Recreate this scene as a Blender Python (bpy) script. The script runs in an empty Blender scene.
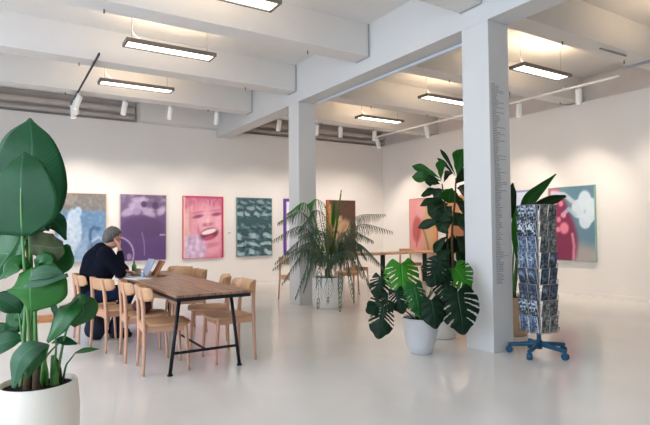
import bpy, bmesh, math, random
from mathutils import Vector, Matrix
R_ = random.Random(7)
C = bpy.context.scene.collection
S = bpy.context.scene
V = Vector
PI = math.pi
# ------------------------------------------------------------------ camera frame
H = 1.31
F = 517.0
U3 = V((1150 - 325, 222 - 212.5, F)); V3 = V((-325, 231.5 - 212.5, F))
V3.normalize(); U3 = (U3 - V3 * U3.dot(V3)).normalized()
Z3 = U3.cross(V3)
if Z3.y > 0: Z3 = -Z3
RM = Matrix((U3, V3, Z3))            # camera (x right, y down, z forward) -> world
def at(px, py, d):                   # world point seen at a pixel, d metres along the view axis
    return V((0, 0, H)) + RM @ V(((px - 325) / F * d, (py - 212.5) / F * d, d))
VIEW = RM @ V((0, 0, 1))
TOCAM = -VIEW
# ------------------------------------------------------------------ materials
def lin(c):
    o = []
    for v in c:
        v /= 255.0
        o.append(v / 12.92 if v <= 0.04045 else ((v + 0.055) / 1.055) ** 2.4)
    return (o[0], o[1], o[2], 1.0)
MATS = {}
def mat(name, col, rough=0.6, spec=0.5, metal=0.0, var=0.0, scale=8.0, stretch=(1, 1, 1), bump=0.0, emit=None, es=0.0, trans=0.0, coat=0.0):
    if name in MATS: return MATS[name]
    m = bpy.data.materials.new(name); m.use_nodes = True
    nt = m.node_tree; b = nt.nodes['Principled BSDF']
    c = lin(col)
    b.inputs['Base Color'].default_value = c
    b.inputs['Roughness'].default_value = rough
    b.inputs['Specular IOR Level'].default_value = spec
    b.inputs['Metallic'].default_value = metal
    b.inputs['Coat Weight'].default_value = coat
    if emit:
        b.inputs['Emission Color'].default_value = lin(emit); b.inputs['Emission Strength'].default_value = es
    if var or bump:
        tc = nt.nodes.new('ShaderNodeTexCoord'); mp = nt.nodes.new('ShaderNodeMapping')
        mp.inputs['Scale'].default_value = stretch
        nz = nt.nodes.new('ShaderNodeTexNoise'); nz.inputs['Scale'].default_value = scale; nz.inputs['Detail'].default_value = 5
        nt.links.new(tc.outputs['Object'], mp.inputs['Vector']); nt.links.new(mp.outputs['Vector'], nz.inputs['Vector'])
        if var:
            r = nt.nodes.new('ShaderNodeValToRGB')
            r.color_ramp.elements[0].position = 0.3; r.color_ramp.elements[1].position = 0.7
            r.color_ramp.elements[0].color = tuple(x * (1 - var) for x in c[:3]) + (1,)
            r.color_ramp.elements[1].color = tuple(min(1, x * (1 + var)) for x in c[:3]) + (1,)
            nt.links.new(nz.outputs['Fac'], r.inputs['Fac']); nt.links.new(r.outputs['Color'], b.inputs['Base Color'])
        if bump:
            bp = nt.nodes.new('ShaderNodeBump'); bp.inputs['Strength'].default_value = bump; bp.inputs['Distance'].default_value = 0.01
            nt.links.new(nz.outputs['Fac'], bp.inputs['Height']); nt.links.new(bp.outputs['Normal'], b.inputs['Normal'])
    if trans:
        t = nt.nodes.new('ShaderNodeBsdfTranslucent'); t.inputs['Color'].default_value = tuple(min(1, x * 1.6) for x in c[:3]) + (1,)
        mx = nt.nodes.new('ShaderNodeMixShader'); mx.inputs['Fac'].default_value = trans
        out = nt.nodes['Material Output']
        nt.links.new(b.outputs[0], mx.inputs[1]); nt.links.new(t.outputs[0], mx.inputs[2]); nt.links.new(mx.outputs[0], out.inputs['Surface'])
    MATS[name] = m
    return m
def attr_mat(name, rough=0.5):
    m = bpy.data.materials.new(name); m.use_nodes = True
    nt = m.node_tree; b = nt.nodes['Principled BSDF']; b.inputs['Roughness'].default_value = rough
    a = nt.nodes.new('ShaderNodeAttribute'); a.attribute_name = 'print'
    nt.links.new(a.outputs['Color'], b.inputs['Base Color'])
    return m
WHITE = mat('white_paint', (222, 219, 215), 0.75, 0.3, var=0.02, scale=2.0)
WALLM = mat('gallery_wall_paint', (230, 225, 219), 0.85, 0.2, var=0.012, scale=1.5)
CONC = mat('raw_plaster', (196, 186, 178), 0.9, 0.2, var=0.12, scale=3.0, stretch=(1, 1, 6))
PILLARM = mat('pillar_paint', (205, 205, 204), 0.6, 0.4, var=0.015, scale=2.0)
FLOORM = mat('epoxy_floor', (228, 224, 219), 0.15, 0.5, var=0.035, scale=1.3)
BEECH = mat('beech_wood', (200, 154, 127), 0.5, 0.4, var=0.07, scale=14, stretch=(1, 1, 0.15))
SEATW = mat('beech_ply', (199, 155, 117), 0.45, 0.45, var=0.06, scale=12, stretch=(0.2, 1, 1))
BLACKM = mat('black_steel', (14, 21, 30), 0.5, 0.35)
BLUEST = mat('blue_steel', (6, 72, 104), 0.45, 0.35)
GREYAL = mat('grey_aluminium', (120, 114, 108), 0.45, 0.5, metal=0.3)
WHITEP = mat('white_plastic', (238, 236, 232), 0.45, 0.5)
POTW = mat('pot_white', (228, 226, 222), 0.5, 0.4, var=0.02, scale=5)
POTC = mat('pot_cream', (226, 219, 207), 0.6, 0.4, var=0.02, scale=4)
POTG = mat('pot_grey', (203, 203, 205), 0.55, 0.4, var=0.03, scale=5)
POTT = mat('pot_tan', (196, 168, 140), 0.6, 0.3, var=0.06, scale=6)
SOIL = mat('soil', (40, 32, 28), 0.95, 0.1, var=0.4, scale=40, bump=0.8)
def leafm(name, col, rough=0.35, tr=0.18, var=0.14, veins=90, rib=True, spec=.22):
    """leaf: fine side veins running out from a paler midrib (uv: along, across)"""
    if name in MATS: return MATS[name]
    m = mat(name, col, rough, spec, var=var, scale=5, trans=tr)
    nt = m.node_tree; b = nt.nodes['Principled BSDF']; L = nt.links.new
    uv = nt.nodes.new('ShaderNodeUVMap'); uv.uv_map = 'leaf'
    sp = nt.nodes.new('ShaderNodeSeparateXYZ'); L(uv.outputs[0], sp.inputs[0])
    a1 = nt.nodes.new('ShaderNodeMath'); a1.operation = 'ABSOLUTE'; L(sp.outputs['Y'], a1.inputs[0])
    k = nt.nodes.new('ShaderNodeMath'); k.operation = 'MULTIPLY_ADD'; L(a1.outputs[0], k.inputs[0]); k.inputs[1].default_value = -.22; L(sp.outputs['X'], k.inputs[2])
    k2 = nt.nodes.new('ShaderNodeMath'); k2.operation = 'MULTIPLY'; L(k.outputs[0], k2.inputs[0]); k2.inputs[1].default_value = veins * 2
    sn = nt.nodes.new('ShaderNodeMath'); sn.operation = 'SINE'; L(k2.outputs[0], sn.inputs[0])
    bp = nt.nodes.new('ShaderNodeBump'); bp.inputs['Strength'].default_value = .09; bp.inputs['Distance'].default_value = .003
    L(sn.outputs[0], bp.inputs['Height']); L(bp.outputs['Normal'], b.inputs['Normal'])
    if rib:
        lt = nt.nodes.new('ShaderNodeMath'); lt.operation = 'LESS_THAN'; L(a1.outputs[0], lt.inputs[0]); lt.inputs[1].default_value = .028
        mx = nt.nodes.new('ShaderNodeMixRGB'); L(lt.outputs[0], mx.inputs['Fac'])
        src = b.inputs['Base Color'].links[0].from_socket; L(src, mx.inputs['Color1'])
        mx.inputs['Color2'].default_value = lin(tuple(min(255, q + 28) for q in col)); L(mx.outputs[0], b.inputs['Base Color'])
    return m
LF_BIG = leafm('leaf_deep_green', (14, 68, 32), 0.42, 0.05)
LF_MID = leafm('leaf_mid_green', (24, 88, 32), 0.34, 0.10, spec=.35)
LF_LITE = leafm('leaf_light_green', (46, 104, 42), 0.45, 0.15)
LF_GREY = leafm('leaf_grey_green', (62, 100, 74), 0.45, 0.08)
LF_DRY = leafm('leaf_drying', (64, 74, 46), 0.6, 0.06, 0.5)
LF_MON = leafm('monstera_dark', (6, 36, 18), 0.45, 0.03, veins=20, spec=.18)
LF_MONL = leafm('monstera_bright', (48, 122, 22), 0.42, 0.12, veins=20)
LF_FIG = leafm('fig_leaf', (9, 40, 13), 0.45, 0.03, veins=14, spec=.18)
LF_FIGL = leafm('fig_leaf_light', (24, 76, 16), 0.4, 0.08, veins=14)
LF_PALM = mat('palm_leaf', (84, 102, 82), .6, .2, var=.25, scale=6, trans=.12)
LF_PALML = mat('palm_leaf_young', (60, 118, 40), .55, .25, var=.15, scale=6, trans=.15)
STEM = mat('green_stem', (68, 122, 56), 0.45, 0.4, var=0.12, scale=12)
STEMY = mat('yellow_stem', (150, 160, 60), 0.45, 0.4, var=0.1, scale=12)
BARK = mat('bark', (74, 58, 44), 0.9, 0.2, var=0.25, scale=30)
LAMPE = mat('lamp_diffuser', (255, 250, 242), 0.5, 0.3, emit=(255, 244, 228), es=4.5)
LAMPU = mat('lamp_uplight', (255, 250, 242), 0.5, 0.3, emit=(255, 226, 190), es=14.0)
SPOTE = mat('spot_lens', (255, 250, 242), 0.5, 0.3, emit=(255, 236, 212), es=8.0)
SKIN = mat('skin', (214, 160, 138), 0.5, 0.4)
HAIRM = mat('grey_hair', (98, 95, 92), 0.7, 0.3, var=0.35, scale=60, bump=0.6)
SWEAT = mat('navy_sweater', (17, 20, 32), 0.9, 0.1, var=0.15, scale=30)
JEANS = mat('blue_jeans', (24, 38, 66), 0.9, 0.2, var=0.2, scale=20)
SHOEM = mat('black_shoe', (22, 22, 26), 0.6, 0.3)
def wood_table():
    m = bpy.data.materials.new('brown_planks'); m.use_nodes = True
    nt = m.node_tree; b = nt.nodes['Principled BSDF']; b.inputs['Roughness'].default_value = 0.38
    tc = nt.nodes.new('ShaderNodeTexCoord'); mp = nt.nodes.new('ShaderNodeMapping'); mp.inputs['Scale'].default_value = (9, 0.7, 1)
    nz = nt.nodes.new('ShaderNodeTexNoise'); nz.inputs['Scale'].default_value = 3.0; nz.inputs['Detail'].default_value = 6
    r = nt.nodes.new('ShaderNodeValToRGB')
    r.color_ramp.elements[0].position = 0.3; r.color_ramp.elements[0].color = lin((118, 82, 58))
    r.color_ramp.elements[1].position = 0.72; r.color_ramp.elements[1].color = lin((186, 142, 108))
    br = nt.nodes.new('ShaderNodeTexBrick'); br.inputs['Color1'].default_value = (1, 1, 1, 1); br.inputs['Color2'].default_value = (0.84, 0.82, 0.8, 1)
    br.inputs['Mortar'].default_value = (0.3, 0.26, 0.24, 1); br.inputs['Scale'].default_value = 1.0; br.inputs['Mortar Size'].default_value = 0.004
    br.inputs['Brick Width'].default_value = 1.3; br.inputs['Row Height'].default_value = 0.145
    rot = nt.nodes.new('ShaderNodeMapping'); rot.inputs['Rotation'].default_value = (0, 0, PI / 2)
    mul = nt.nodes.new('ShaderNodeMixRGB'); mul.blend_type = 'MULTIPLY'; mul.inputs['Fac'].default_value = 1
    L = nt.links.new
    L(tc.outputs['Object'], mp.inputs['Vector']); L(mp.outputs['Vector'], nz.inputs['Vector']); L(nz.outputs['Fac'], r.inputs['Fac'])
    L(tc.outputs['Object'], rot.inputs['Vector']); L(rot.outputs['Vector'], br.inputs['Vector'])
    L(r.outputs['Color'], mul.inputs['Color1']); L(br.outputs['Color'], mul.inputs['Color2']); L(mul.outputs['Color'], b.inputs['Base Color'])
    return m
TABLEW = wood_table()
# ------------------------------------------------------------------ object helpers
def obj(name, bm, m, parent=None, smooth=False, mods=None):
    me = bpy.data.meshes.new(name); bm.normal_update(); bm.to_mesh(me); bm.free()
    if smooth:
        for p in me.polygons: p.use_smooth = True
    o = bpy.data.objects.new(name, me); C.objects.link(o)
    for mm in (m if isinstance(m, (list, tuple)) else [m]): me.materials.append(mm)
    if parent is not None: o.parent = parent
    return o
def tag(o, label, cat, group=None):
    o['label'] = label; o['category'] = cat
    if group: o['group'] = group
    return o
def thing(name, label, cat, loc=(0, 0, 0), rz=0.0, group=None):
    o = bpy.data.objects.new(name, None); C.objects.link(o); o.empty_display_size = 0.1
    o.location = loc; o.rotation_euler = (0, 0, rz)
    return tag(o, label, cat, group)
def struct(name, bm, m, parent=None):
    o = obj(name, bm, m, parent); o['kind'] = 'structure'
    return o
def copy_tree(o, parent=None):
    c = o.copy(); C.objects.link(c)
    if parent is not None: c.parent = parent
    for ch in list(o.children): copy_tree(ch, c)
    return c
def local(o, pts):                     # world points -> coordinates of an unscaled empty
    M = (Matrix.Translation(o.location) @ o.rotation_euler.to_matrix().to_4x4()).inverted()
    return [M @ V(p) for p in pts]
def NB(): return bmesh.new()
def box(bm, a, b, bev=0.0):
    a, b = V(a), V(b)
    r = bmesh.ops.create_cube(bm, size=1.0, matrix=Matrix.Translation((a + b) / 2) @ Matrix.Diagonal((abs(b.x - a.x), abs(b.y - a.y), abs(b.z - a.z), 1)))
    if bev:
        es = list({e for v in r['verts'] for e in v.link_edges})
        bmesh.ops.bevel(bm, geom=es, offset=bev, segments=2, affect='EDGES', profile=0.6)
    return bm
def catmull(pts, n=6):
    pts = [V(p) for p in pts]
    if len(pts) < 3:
        return [pts[0].lerp(pts[-1], i / n) for i in range(n + 1)]
    P = [pts[0] * 2 - pts[1]] + pts + [pts[-1] * 2 - pts[-2]]
    out = []
    for i in range(1, len(P) - 2):
        for k in range(n):
            t = k / n
            a, b, c, d = P[i - 1], P[i], P[i + 1], P[i + 2]
            out.append(0.5 * ((2 * b) + (c - a) * t + (2 * a - 5 * b + 4 * c - d) * t * t + (3 * b - a - 3 * c + d) * t ** 3))
    out.append(pts[-1])
    return out
def interp(vals, t):
    x = t * (len(vals) - 1); i = min(int(x), len(vals) - 2); f = x - i
    return vals[i] * (1 - f) + vals[i + 1] * f
def sinterp(vals, t):
    n = len(vals); x = t * (n - 1); i = min(int(x), n - 2); f = x - i
    g = lambda j: vals[j] if 0 <= j < n else (vals[0] * .8 if j < 0 else vals[-1] * .2)
    a, b, c, d = g(i - 1), g(i), g(i + 1), g(i + 2)
    return max(0.0002, .5 * (2 * b + (c - a) * f + (2 * a - 5 * b + 4 * c - d) * f * f + (3 * b - a - 3 * c + d) * f ** 3))
def tube(bm, pts, radii, n=8, cap=True):
    pts = [V(p) for p in pts]; rings = []
    ref = None
    for i, p in enumerate(pts):
        t = (pts[min(i + 1, len(pts) - 1)] - pts[max(i - 1, 0)])
        if t.length < 1e-9: t = V((0, 0, 1))
        t.normalize()
        if ref is None:
            ref = t.orthogonal().normalized()
        ref = (ref - t * ref.dot(t))
        if ref.length < 1e-6: ref = t.orthogonal()
        ref.normalize(); s = t.cross(ref)
        r = radii if isinstance(radii, (int, float)) else interp(radii, i / max(1, len(pts) - 1))
        rings.append([bm.verts.new(p + (ref * math.cos(2 * PI * k / n) + s * math.sin(2 * PI * k / n)) * r) for k in range(n)])
    for a, b in zip(rings, rings[1:]):
        for k in range(n): bm.faces.new((a[k], a[(k + 1) % n], b[(k + 1) % n], b[k]))
    if cap:
        bm.faces.new(rings[0][::-1]); bm.faces.new(rings[-1])
    return bm
def lathe(bm, prof, c=(0, 0, 0), n=40):
    c = V(c); rings = []
    for r, z in prof:
        if r < 1e-6: rings.append([bm.verts.new(c + V((0, 0, z)))])
        else: rings.append([bm.verts.new(c + V((r * math.cos(2 * PI * k / n), r * math.sin(2 * PI * k / n), z))) for k in range(n)])
    for a, b in zip(rings, rings[1:]):
        if len(a) == 1 and len(b) == 1: continue
        for k in range(n):
            k2 = (k + 1) % n
            if len(a) == 1: bm.faces.new((a[0], b[k2], b[k]))
            elif len(b) == 1: bm.faces.new((a[k], a[k2], b[0]))
            else: bm.faces.new((a[k], a[k2], b[k2], b[k]))
    return bm
def ball(bm, c, r, seg=16, scale=(1, 1, 1), rot=None):
    M = Matrix.Translation(V(c)) @ (rot.to_4x4() if rot else Matrix.Identity(4)) @ Matrix.Diagonal((r * scale[0], r * scale[1], r * scale[2], 1))
    bmesh.ops.create_uvsphere(bm, u_segments=seg, v_segments=seg // 2 + 2, radius=1.0, matrix=M)
    return bm
def capsules(bm, chain, n=14):
    pts = [V(p) for p, r in chain]; rs = [r for p, r in chain]
    P = catmull(pts, 6); k = len(P) - 1
    R = [interp(rs, i / k) for i in range(k + 1)]
    rings_r = R
    tube(bm, P, R, n)
    ball(bm, pts[0], rs[0], n); ball(bm, pts[-1], rs[-1], n)
    return bm
def fuse(o, vox, smooth=2):
    m = o.modifiers.new('fuse', 'REMESH'); m.mode = 'VOXEL'; m.voxel_size = vox; m.use_smooth_shade = True
    if smooth:
        s = o.modifiers.new('soften', 'SMOOTH'); s.iterations = smooth; s.factor = 0.5
    return o
def shrub_blade(bm, mid, widths, nrm, fold=0.15, wave=0.0, nl=18, na=8, curl=0.0, wl=None, wr=None, ph=0.0):
    """one leaf blade: mid = midrib points, widths = half widths along it (m), nrm = the side it faces"""
    P = catmull(mid, max(2, nl // max(1, len(mid) - 1))); k = len(P) - 1
    nrm = V(nrm).normalized(); rows = []; uvs = {}
    for i, p in enumerate(P):
        t = (P[min(i + 1, k)] - P[max(i - 1, 0)]).normalized()
        s = t.cross(nrm)
        if s.length < 1e-4: s = t.orthogonal()
        s.normalize(); n = s.cross(t).normalized()
        f = i / k; row = []
        for j in range(-na // 2, na // 2 + 1):
            v = 2 * j / na
            w = sinterp(wl if (v < 0 and wl) else (wr if (v > 0 and wr) else (widths or wl)), f)
            lift = fold * abs(v) * w - curl * v * v * w + wave * w * math.sin(f * 17 + ph + (2 if v > 0 else 0)) * abs(v) ** 2
            q = bm.verts.new(p + s * v * w + n * lift); uvs[q] = (f, v); row.append(q)
        rows.append(row)
    for a, b in zip(rows, rows[1:]):
        for j in range(len(a) - 1): bm.faces.new((a[j], a[j + 1], b[j + 1], b[j]))
    lay = bm.loops.layers.uv.new('leaf')
    for fc_ in bm.faces:
        for lp in fc_.loops: lp[lay].uv = uvs[lp.vert]
    return bm
def solid(o, th):
    m = o.modifiers.new('thickness', 'SOLIDIFY'); m.thickness = th; m.offset = 0
    return o
# ------------------------------------------------------------------ the room
XL, XR, YF, YB = -4.2, 9.41, -3.0, 11.82
ZW, ZC, ZB = 3.69, 4.18, 3.72
struct('floor', box(NB(), (XL - .2, YF - .2, -.12), (XR + .5, YB + .5, 0)), FLOORM)
struct('ceiling', box(NB(), (XL - .2, YF - .2, ZC), (XR + .5, YB + .5, ZC + .15)), WHITE)
b = NB(); box(b, (XL, YB, 0), (XR + .2, YB + .12, ZW)); wb = struct('wall_back', b, WALLM)
b = NB(); box(b, (XR, YF, 0), (XR + .12, YB, ZW)); wr = struct('wall_right', b, WALLM)
struct('concrete_wall_top', box(NB(), (XL, YB + .2, 0), (XR + .5, YB + .35, ZC)), CONC).name = 'wall_rear_plaster'
struct('wall_side_plaster', box(NB(), (XR + .16, YF, 0), (XR + .4, YB + .3, ZC)), mat('side_plaster', (222, 212, 204), .9, .2, var=.04, scale=3))
struct('baseboard_right', box(NB(), (XR - .015, YF, 0), (XR, YB, .075)), WALLM)
struct('baseboard_back', box(NB(), (XL, YB - .015, 0), (XR - .016, YB, .075)), WALLM)
# left wall and front wall with tall windows
def window_wall(name, fixed, lo, hi, along, wins, sill, head):
    b = NB(); th = .2
    def seg(a, c, z0, z1):
        if along == 'Y': box(b, (fixed - th, a, z0), (fixed, c, z1))
        else: box(b, (a, fixed - th, z0), (c, fixed, z1))
    prev = lo
    for w0, w1 in wins:
        seg(prev, w0, 0, ZC); seg(w0, w1, 0, sill); seg(w0, w1, head, ZC); prev = w1
    seg(prev, hi, 0, ZC)
    return struct(name, b, WHITE)
LW = [(-2.2, -.2), (.3, 2.3), (2.8, 4.8), (5.3, 7.3)]
FW = []
window_wall('wall_left', XL, YF - .2, YB + .2, 'Y', LW, .5, 3.5)
window_wall('wall_front', YF, XL, XR + .3, 'X', FW, .5, 3.5)
wn = 0
for kind, wins in (('Y', LW), ('X', FW)):
    for w0, w1 in wins:
        wn += 1; b = NB()
        def bar(a, c, z0, z1):
            if kind == 'Y': box(b, (XL - .13, a, z0), (XL - .07, c, z1))
            else: box(b, (a, YF - .13, z0), (c, YF - .07, z1))
        for q in (w0, (w0 + w1) / 2 - .025, w1 - .05): bar(q, q + .05, .5, 3.5)
        for q in (.5, 2.4, 3.45): bar(w0, w1, q, q + .05)
        struct('window_%d' % wn, b, BLACKM)
        ld = bpy.data.lights.new('daylight', 'AREA'); ld.shape = 'RECTANGLE'; ld.size = w1 - w0; ld.size_y = 3.0
        ld.color = (0.72, 0.84, 1.0); ld.energy = 130 if kind == 'Y' else 14
        lo = bpy.data.objects.new('daylight', ld); C.objects.link(lo)
        if kind == 'Y': lo.location = (XL - .3, (w0 + w1) / 2, 2.0); lo.rotation_euler = (PI / 2, 0, -PI / 2)
        else: lo.location = ((w0 + w1) / 2, YF - .3, 2.0); lo.rotation_euler = (PI / 2, 0, 0)
# beams
MX0, MX1, MZ = 4.36, 4.68, 3.52
main = struct('beam_main', box(NB(), (MX0, YF, MZ), (MX1, YB + .19, ZC)), PILLARM)
for i, (y0, y1) in enumerate(((-.6, -.3), (1.55, 1.85), (3.74, 4.04), (5.74, 6.06), (7.84, 8.16), (9.70, 10.02))):
    for side in (0, 1):
        x0, x1 = (XL, MX0) if side == 0 else (MX1, XR + .24)
        bmq = struct('beam', box(NB(), (x0, y0, ZB), (x1, y1, ZC)), WHITE)
        if i >= 2:
            for q in range(3):
                xx = x0 + (x1 - x0) * (.30 + .3 * q)
                obj('bolt', tube(NB(), [(xx, y0 + .24, ZB + .005), (xx, y0 + .24, ZB - .045)], .009, 6), GREYAL, bmq)
            if side == 0:
                cb = NB(); tube(cb, [(MX0 - .015, y0 - .012, ZC - .01), (MX0 - .015, y0 - .012, ZB - .008), (MX0 - .012, y0 + .3, ZB - .008)], .007, 6)
                obj('conduit', cb, mat('conduit_grey', (158, 156, 154), .6), bmq)  # thin grey tube standing in for the dark shadow gap at the beam joint
struct('trim_1', box(NB(), (2.56, YB - .25, ZW + .005), (MX0, YB + .19, ZC)), WHITE)
pb = NB()
for zz, rr in ((3.80, .05), (3.97, .07)): tube(pb, [(XL, YB + .1, zz), (2.5, YB + .1, zz)], rr, 10)
struct('trim_2', pb, CONC)
pb = NB()
for zz, rr in ((3.80, .05), (3.97, .07)): tube(pb, [(MX1 + .01, YB + .1, zz), (XR + .2, YB + .1, zz)], rr, 10)
struct('trim_3', pb, CONC)
# pillars
p1 = struct('pillar', box(NB(), (MX0, 3.66, 0), (MX1, 4.03, MZ), .006), PILLARM)
p2 = struct('pillar', box(NB(), (MX0, 7.77, 0), (MX1 + .02, 8.14, MZ), .006), PILLARM)
tb = NB(); z = 2.835; row = 0
rr = random.Random(3)
while z > .70:
    frac = (2.835 - z) / 2.1
    x = MX0 + .035 + .03 * min(1, frac * 2)
    nwords = rr.choice((1, 2, 2, 2, 3)); x_end = x + (.19 if rr.random() < .12 else rr.uniform(.05, .12))
    while x < x_end:
        wl = rr.uniform(.018, .045); xx = x
        while xx < min(x + wl, x_end):
            h = rr.choice((.0075, .0075, .0105)); w = rr.uniform(.0026, .0038)
            vs = [tb.verts.new((xx, 3.6592, z)), tb.verts.new((xx + w, 3.6592, z)), tb.verts.new((xx + w, 3.6592, z + h)), tb.verts.new((xx, 3.6592, z + h))]
            tb.faces.new(vs); xx += w + .0022
        x += wl + .006
    z -= .0178; row += 1
TXT = mat('lettering_grey', (96, 96, 92), 0.8, 0.2)
lt = obj('lettering', tb, TXT, p1); lt['label'] = 'column of small dark names'
# ------------------------------------------------------------------ ceiling lamps
def make_lamp(loc, label):
    L, W, T = 1.18, .27, .05
    t = thing('ceiling_lamp', label, 'ceiling lamp', loc, 0, 'hanging ceiling lamps')
    b = NB()
    for a, c in (((-L / 2, -W / 2, 0), (L / 2, -W / 2 + .03, T)), ((-L / 2, W / 2 - .03, 0), (L / 2, W / 2, T)), ((-L / 2, -W / 2, 0), (-L / 2 + .03, W / 2, T)), ((L / 2 - .03, -W / 2, 0), (L / 2, W / 2, T))):
        box(b, a, c)
    obj('frame', b, GREYAL, t)
    obj('diffuser', box(NB(), (-L / 2 + .03, -W / 2 + .03, .012), (L / 2 - .03, W / 2 - .03, .02)), LAMPE, t)
    obj('uplight_diffuser', box(NB(), (-L / 2 + .03, -W / 2 + .03, .036), (L / 2 - .03, W / 2 - .03, .042)), LAMPU, t)
    for sx in (-1, 1):
        obj('wire', tube(NB(), [(sx * .5, 0, .04), (sx * .5, 0, ZC - loc[2])], .003, 5), GREYAL, t)
    c = catmull([(-.32, .02, .05), (-.40, .02, .10), (-.49, .02, .2), (-.47, .02, .34), (-.5, .02, ZC - loc[2])], 6)
    obj('cable', tube(NB(), c, .004, 5), WHITEP, t)
    return t
lamp0 = make_lamp((1.91, 6.88, 3.69), 'long ceiling lamp second in the left row, above the long table')
def lamp_at(x, y, label):
    o = copy_tree(lamp0); o.location = (x, y, 3.69); o['label'] = label
    return o
lamp_at(1.91, 8.9, 'long ceiling lamp farthest back in the left row, near the dark spotlight track')
lamp_at(1.91, 4.93, 'ceiling lamp cut off by the top edge, nearest of the left row')
lamp_at(7.08, 4.93, 'large bright ceiling lamp right of the lettered pillar')
lamp_at(7.08, 6.95, 'ceiling lamp just left of the lettered pillar, its end hidden by the pillar')
lamp_at(7.08, 8.95, 'ceiling lamp farthest back in the right row, near the room corner')
lamp_at(-1.9, 4.93, 'unseen ceiling lamp in the bay left of the frame, nearer one'); lamp_at(-1.9, 6.88, 'unseen ceiling lamp in the bay left of the frame, farther one')  # unseen repeats of the lamp row, put in for their light on the room
lamp_at(7.08, 2.75, 'ceiling lamp just out of frame above the near right beam')
# tracks and spotlights
def track(name, a, c, w, m, label, h=.03):
    b = NB(); a, c = V(a), V(c)
    box(b, (a.x - w / 2, a.y, a.z), (a.x + w / 2, c.y, a.z + h))
    t = tag(obj(name, b, m), label, 'lighting track')
    for q in (.15, .5, .85):
        yy = a.y + (c.y - a.y) * q; e = NB()
        box(e, (a.x - .012, yy - .012, a.z + h - .004), (a.x + .012, yy + .012, max(a.z + h + .01, ZB if a.z > 3.6 else MZ)))
        obj('mount', e, m, t)
    return t
track('lighting_track', (8.21, 4.35, 3.655), (8.21, 10.62, 0), .035, WHITEP, 'long white lighting track under the right ceiling beams')
track('lighting_track', (1.11, 7.45, 3.68), (1.11, 10.75, 0), .02, BLACKM, 'dark lighting track at upper left, in front of the first beams')
track('lighting_track', (4.655, 4.25, 3.475), (4.655, 7.6, 0), .045, mat('pale_blue_track', (196, 201, 208), .35, .5), 'pale bluish track under the main beam between the two pillars', .035)
track('lighting_track', (7.98, 3.45, 3.69), (7.98, 4.2, 0), .05, mat('grey_track', (150, 158, 166), .4, .5), 'short grey track under the near right beam')
cg = tag(obj('ceiling_conduit', tube(NB(), [(6.83, 3.86, ZB - .012), (7.44, 3.84, ZB - .012)], .012, 8), mat('conduit_grey', (158, 156, 154), .6)), 'short grey conduit under the near right beam', 'conduit')
def make_spot(loc, aim, label, length=.24, power=38, lit=True, size=78, col=(1.0, .92, .845)):
    loc = V(loc); aim = V(aim)
    t = thing('spotlight', label, 'spotlight', loc, 0, 'white ceiling spotlights')
    d = (aim - loc).normalized()
    dd = V((d.x * .55, d.y * .55, d.z)).normalized() if False else d
    piv = V((0, 0, -.085))
    b = NB(); tube(b, [(0, 0, 0), (0, 0, -.018)], .028, 12); tube(b, [(0, 0, -.018), piv], .009, 8); obj('mount', b, WHITEP, t, True)
    # the housing droops: mostly downwards, tipped towards what it lights
    hd = V((d.x * .6, d.y * .6, -.9)).normalized()
    b = NB(); tube(b, [piv - hd * .05, piv + hd * (length - .05)], .05, 18); obj('housing', b, WHITEP, t)
    b = NB(); tube(b, [piv + hd * (length - .0505), piv + hd * (length - .048)], .042, 16); obj('lens', b, SPOTE, t)
    if lit:
        ld = bpy.data.lights.new('bulb', 'SPOT'); ld.energy = power; ld.color = col; ld.spot_size = math.radians(size); ld.spot_blend = .9; ld.shadow_soft_size = .04
        lo = bpy.data.objects.new('bulb', ld); C.objects.link(lo)
        lo.location = loc + piv + hd * (length + .01); lo.rotation_euler = d.to_track_quat('-Z', 'Y').to_euler()
    return t
PZ = 1.35
back_spots = [(1.93, 1.45, 'second white ceiling spotlight from the left, over the purple car print'), (2.77, 2.7, 'white ceiling spotlight between the purple and pink prints'), (3.70, 4.0, 'white ceiling spotlight just left of the far pillar, beside the beam'), (5.12, 5.3, 'white ceiling spotlight just right of the main beam, left of the far pillar'), (6.08, 6.6, 'white ceiling spotlight half hidden by the far pillar'), (6.72, 7.9, 'white ceiling spotlight above the brown print'), (7.72, 8.6, 'white ceiling spotlight tipped right, nearest the room corner on the back beam')]
for x, ax, l in back_spots: make_spot((x, 9.98, ZB), (ax, YB, PZ), l, power=74)
for (y, ay, l) in ((10.5, 10.6, 'white spotlight at the far end of the long white track'), (8.68, 9.2, 'second white spotlight from the far end of the white track'), (6.2, 7.3, 'white spotlight on the white track beside the lettered pillar'), (5.02, 5.9, 'large white spotlight nearest on the white track at upper right')):
    make_spot((8.21, y, 3.655), (XR, ay, PZ), l, power=84, col=(1.0, .87, .74))
make_spot((8.0, 3.6, 3.69), (XR, 4.5, PZ), 'white spotlight under the short grey track', power=84, col=(1.0, .87, .74))
for (y, l) in ((9.75, 'nearest white spotlight on the dark track'), (10.15, 'middle white spotlight on the dark track'), (10.55, 'last white spotlight at the end of the dark track')):
    make_spot((1.13, y, 3.68), (-.3 if y < 10 else 1.4, YB, PZ), l, power=30)
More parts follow.
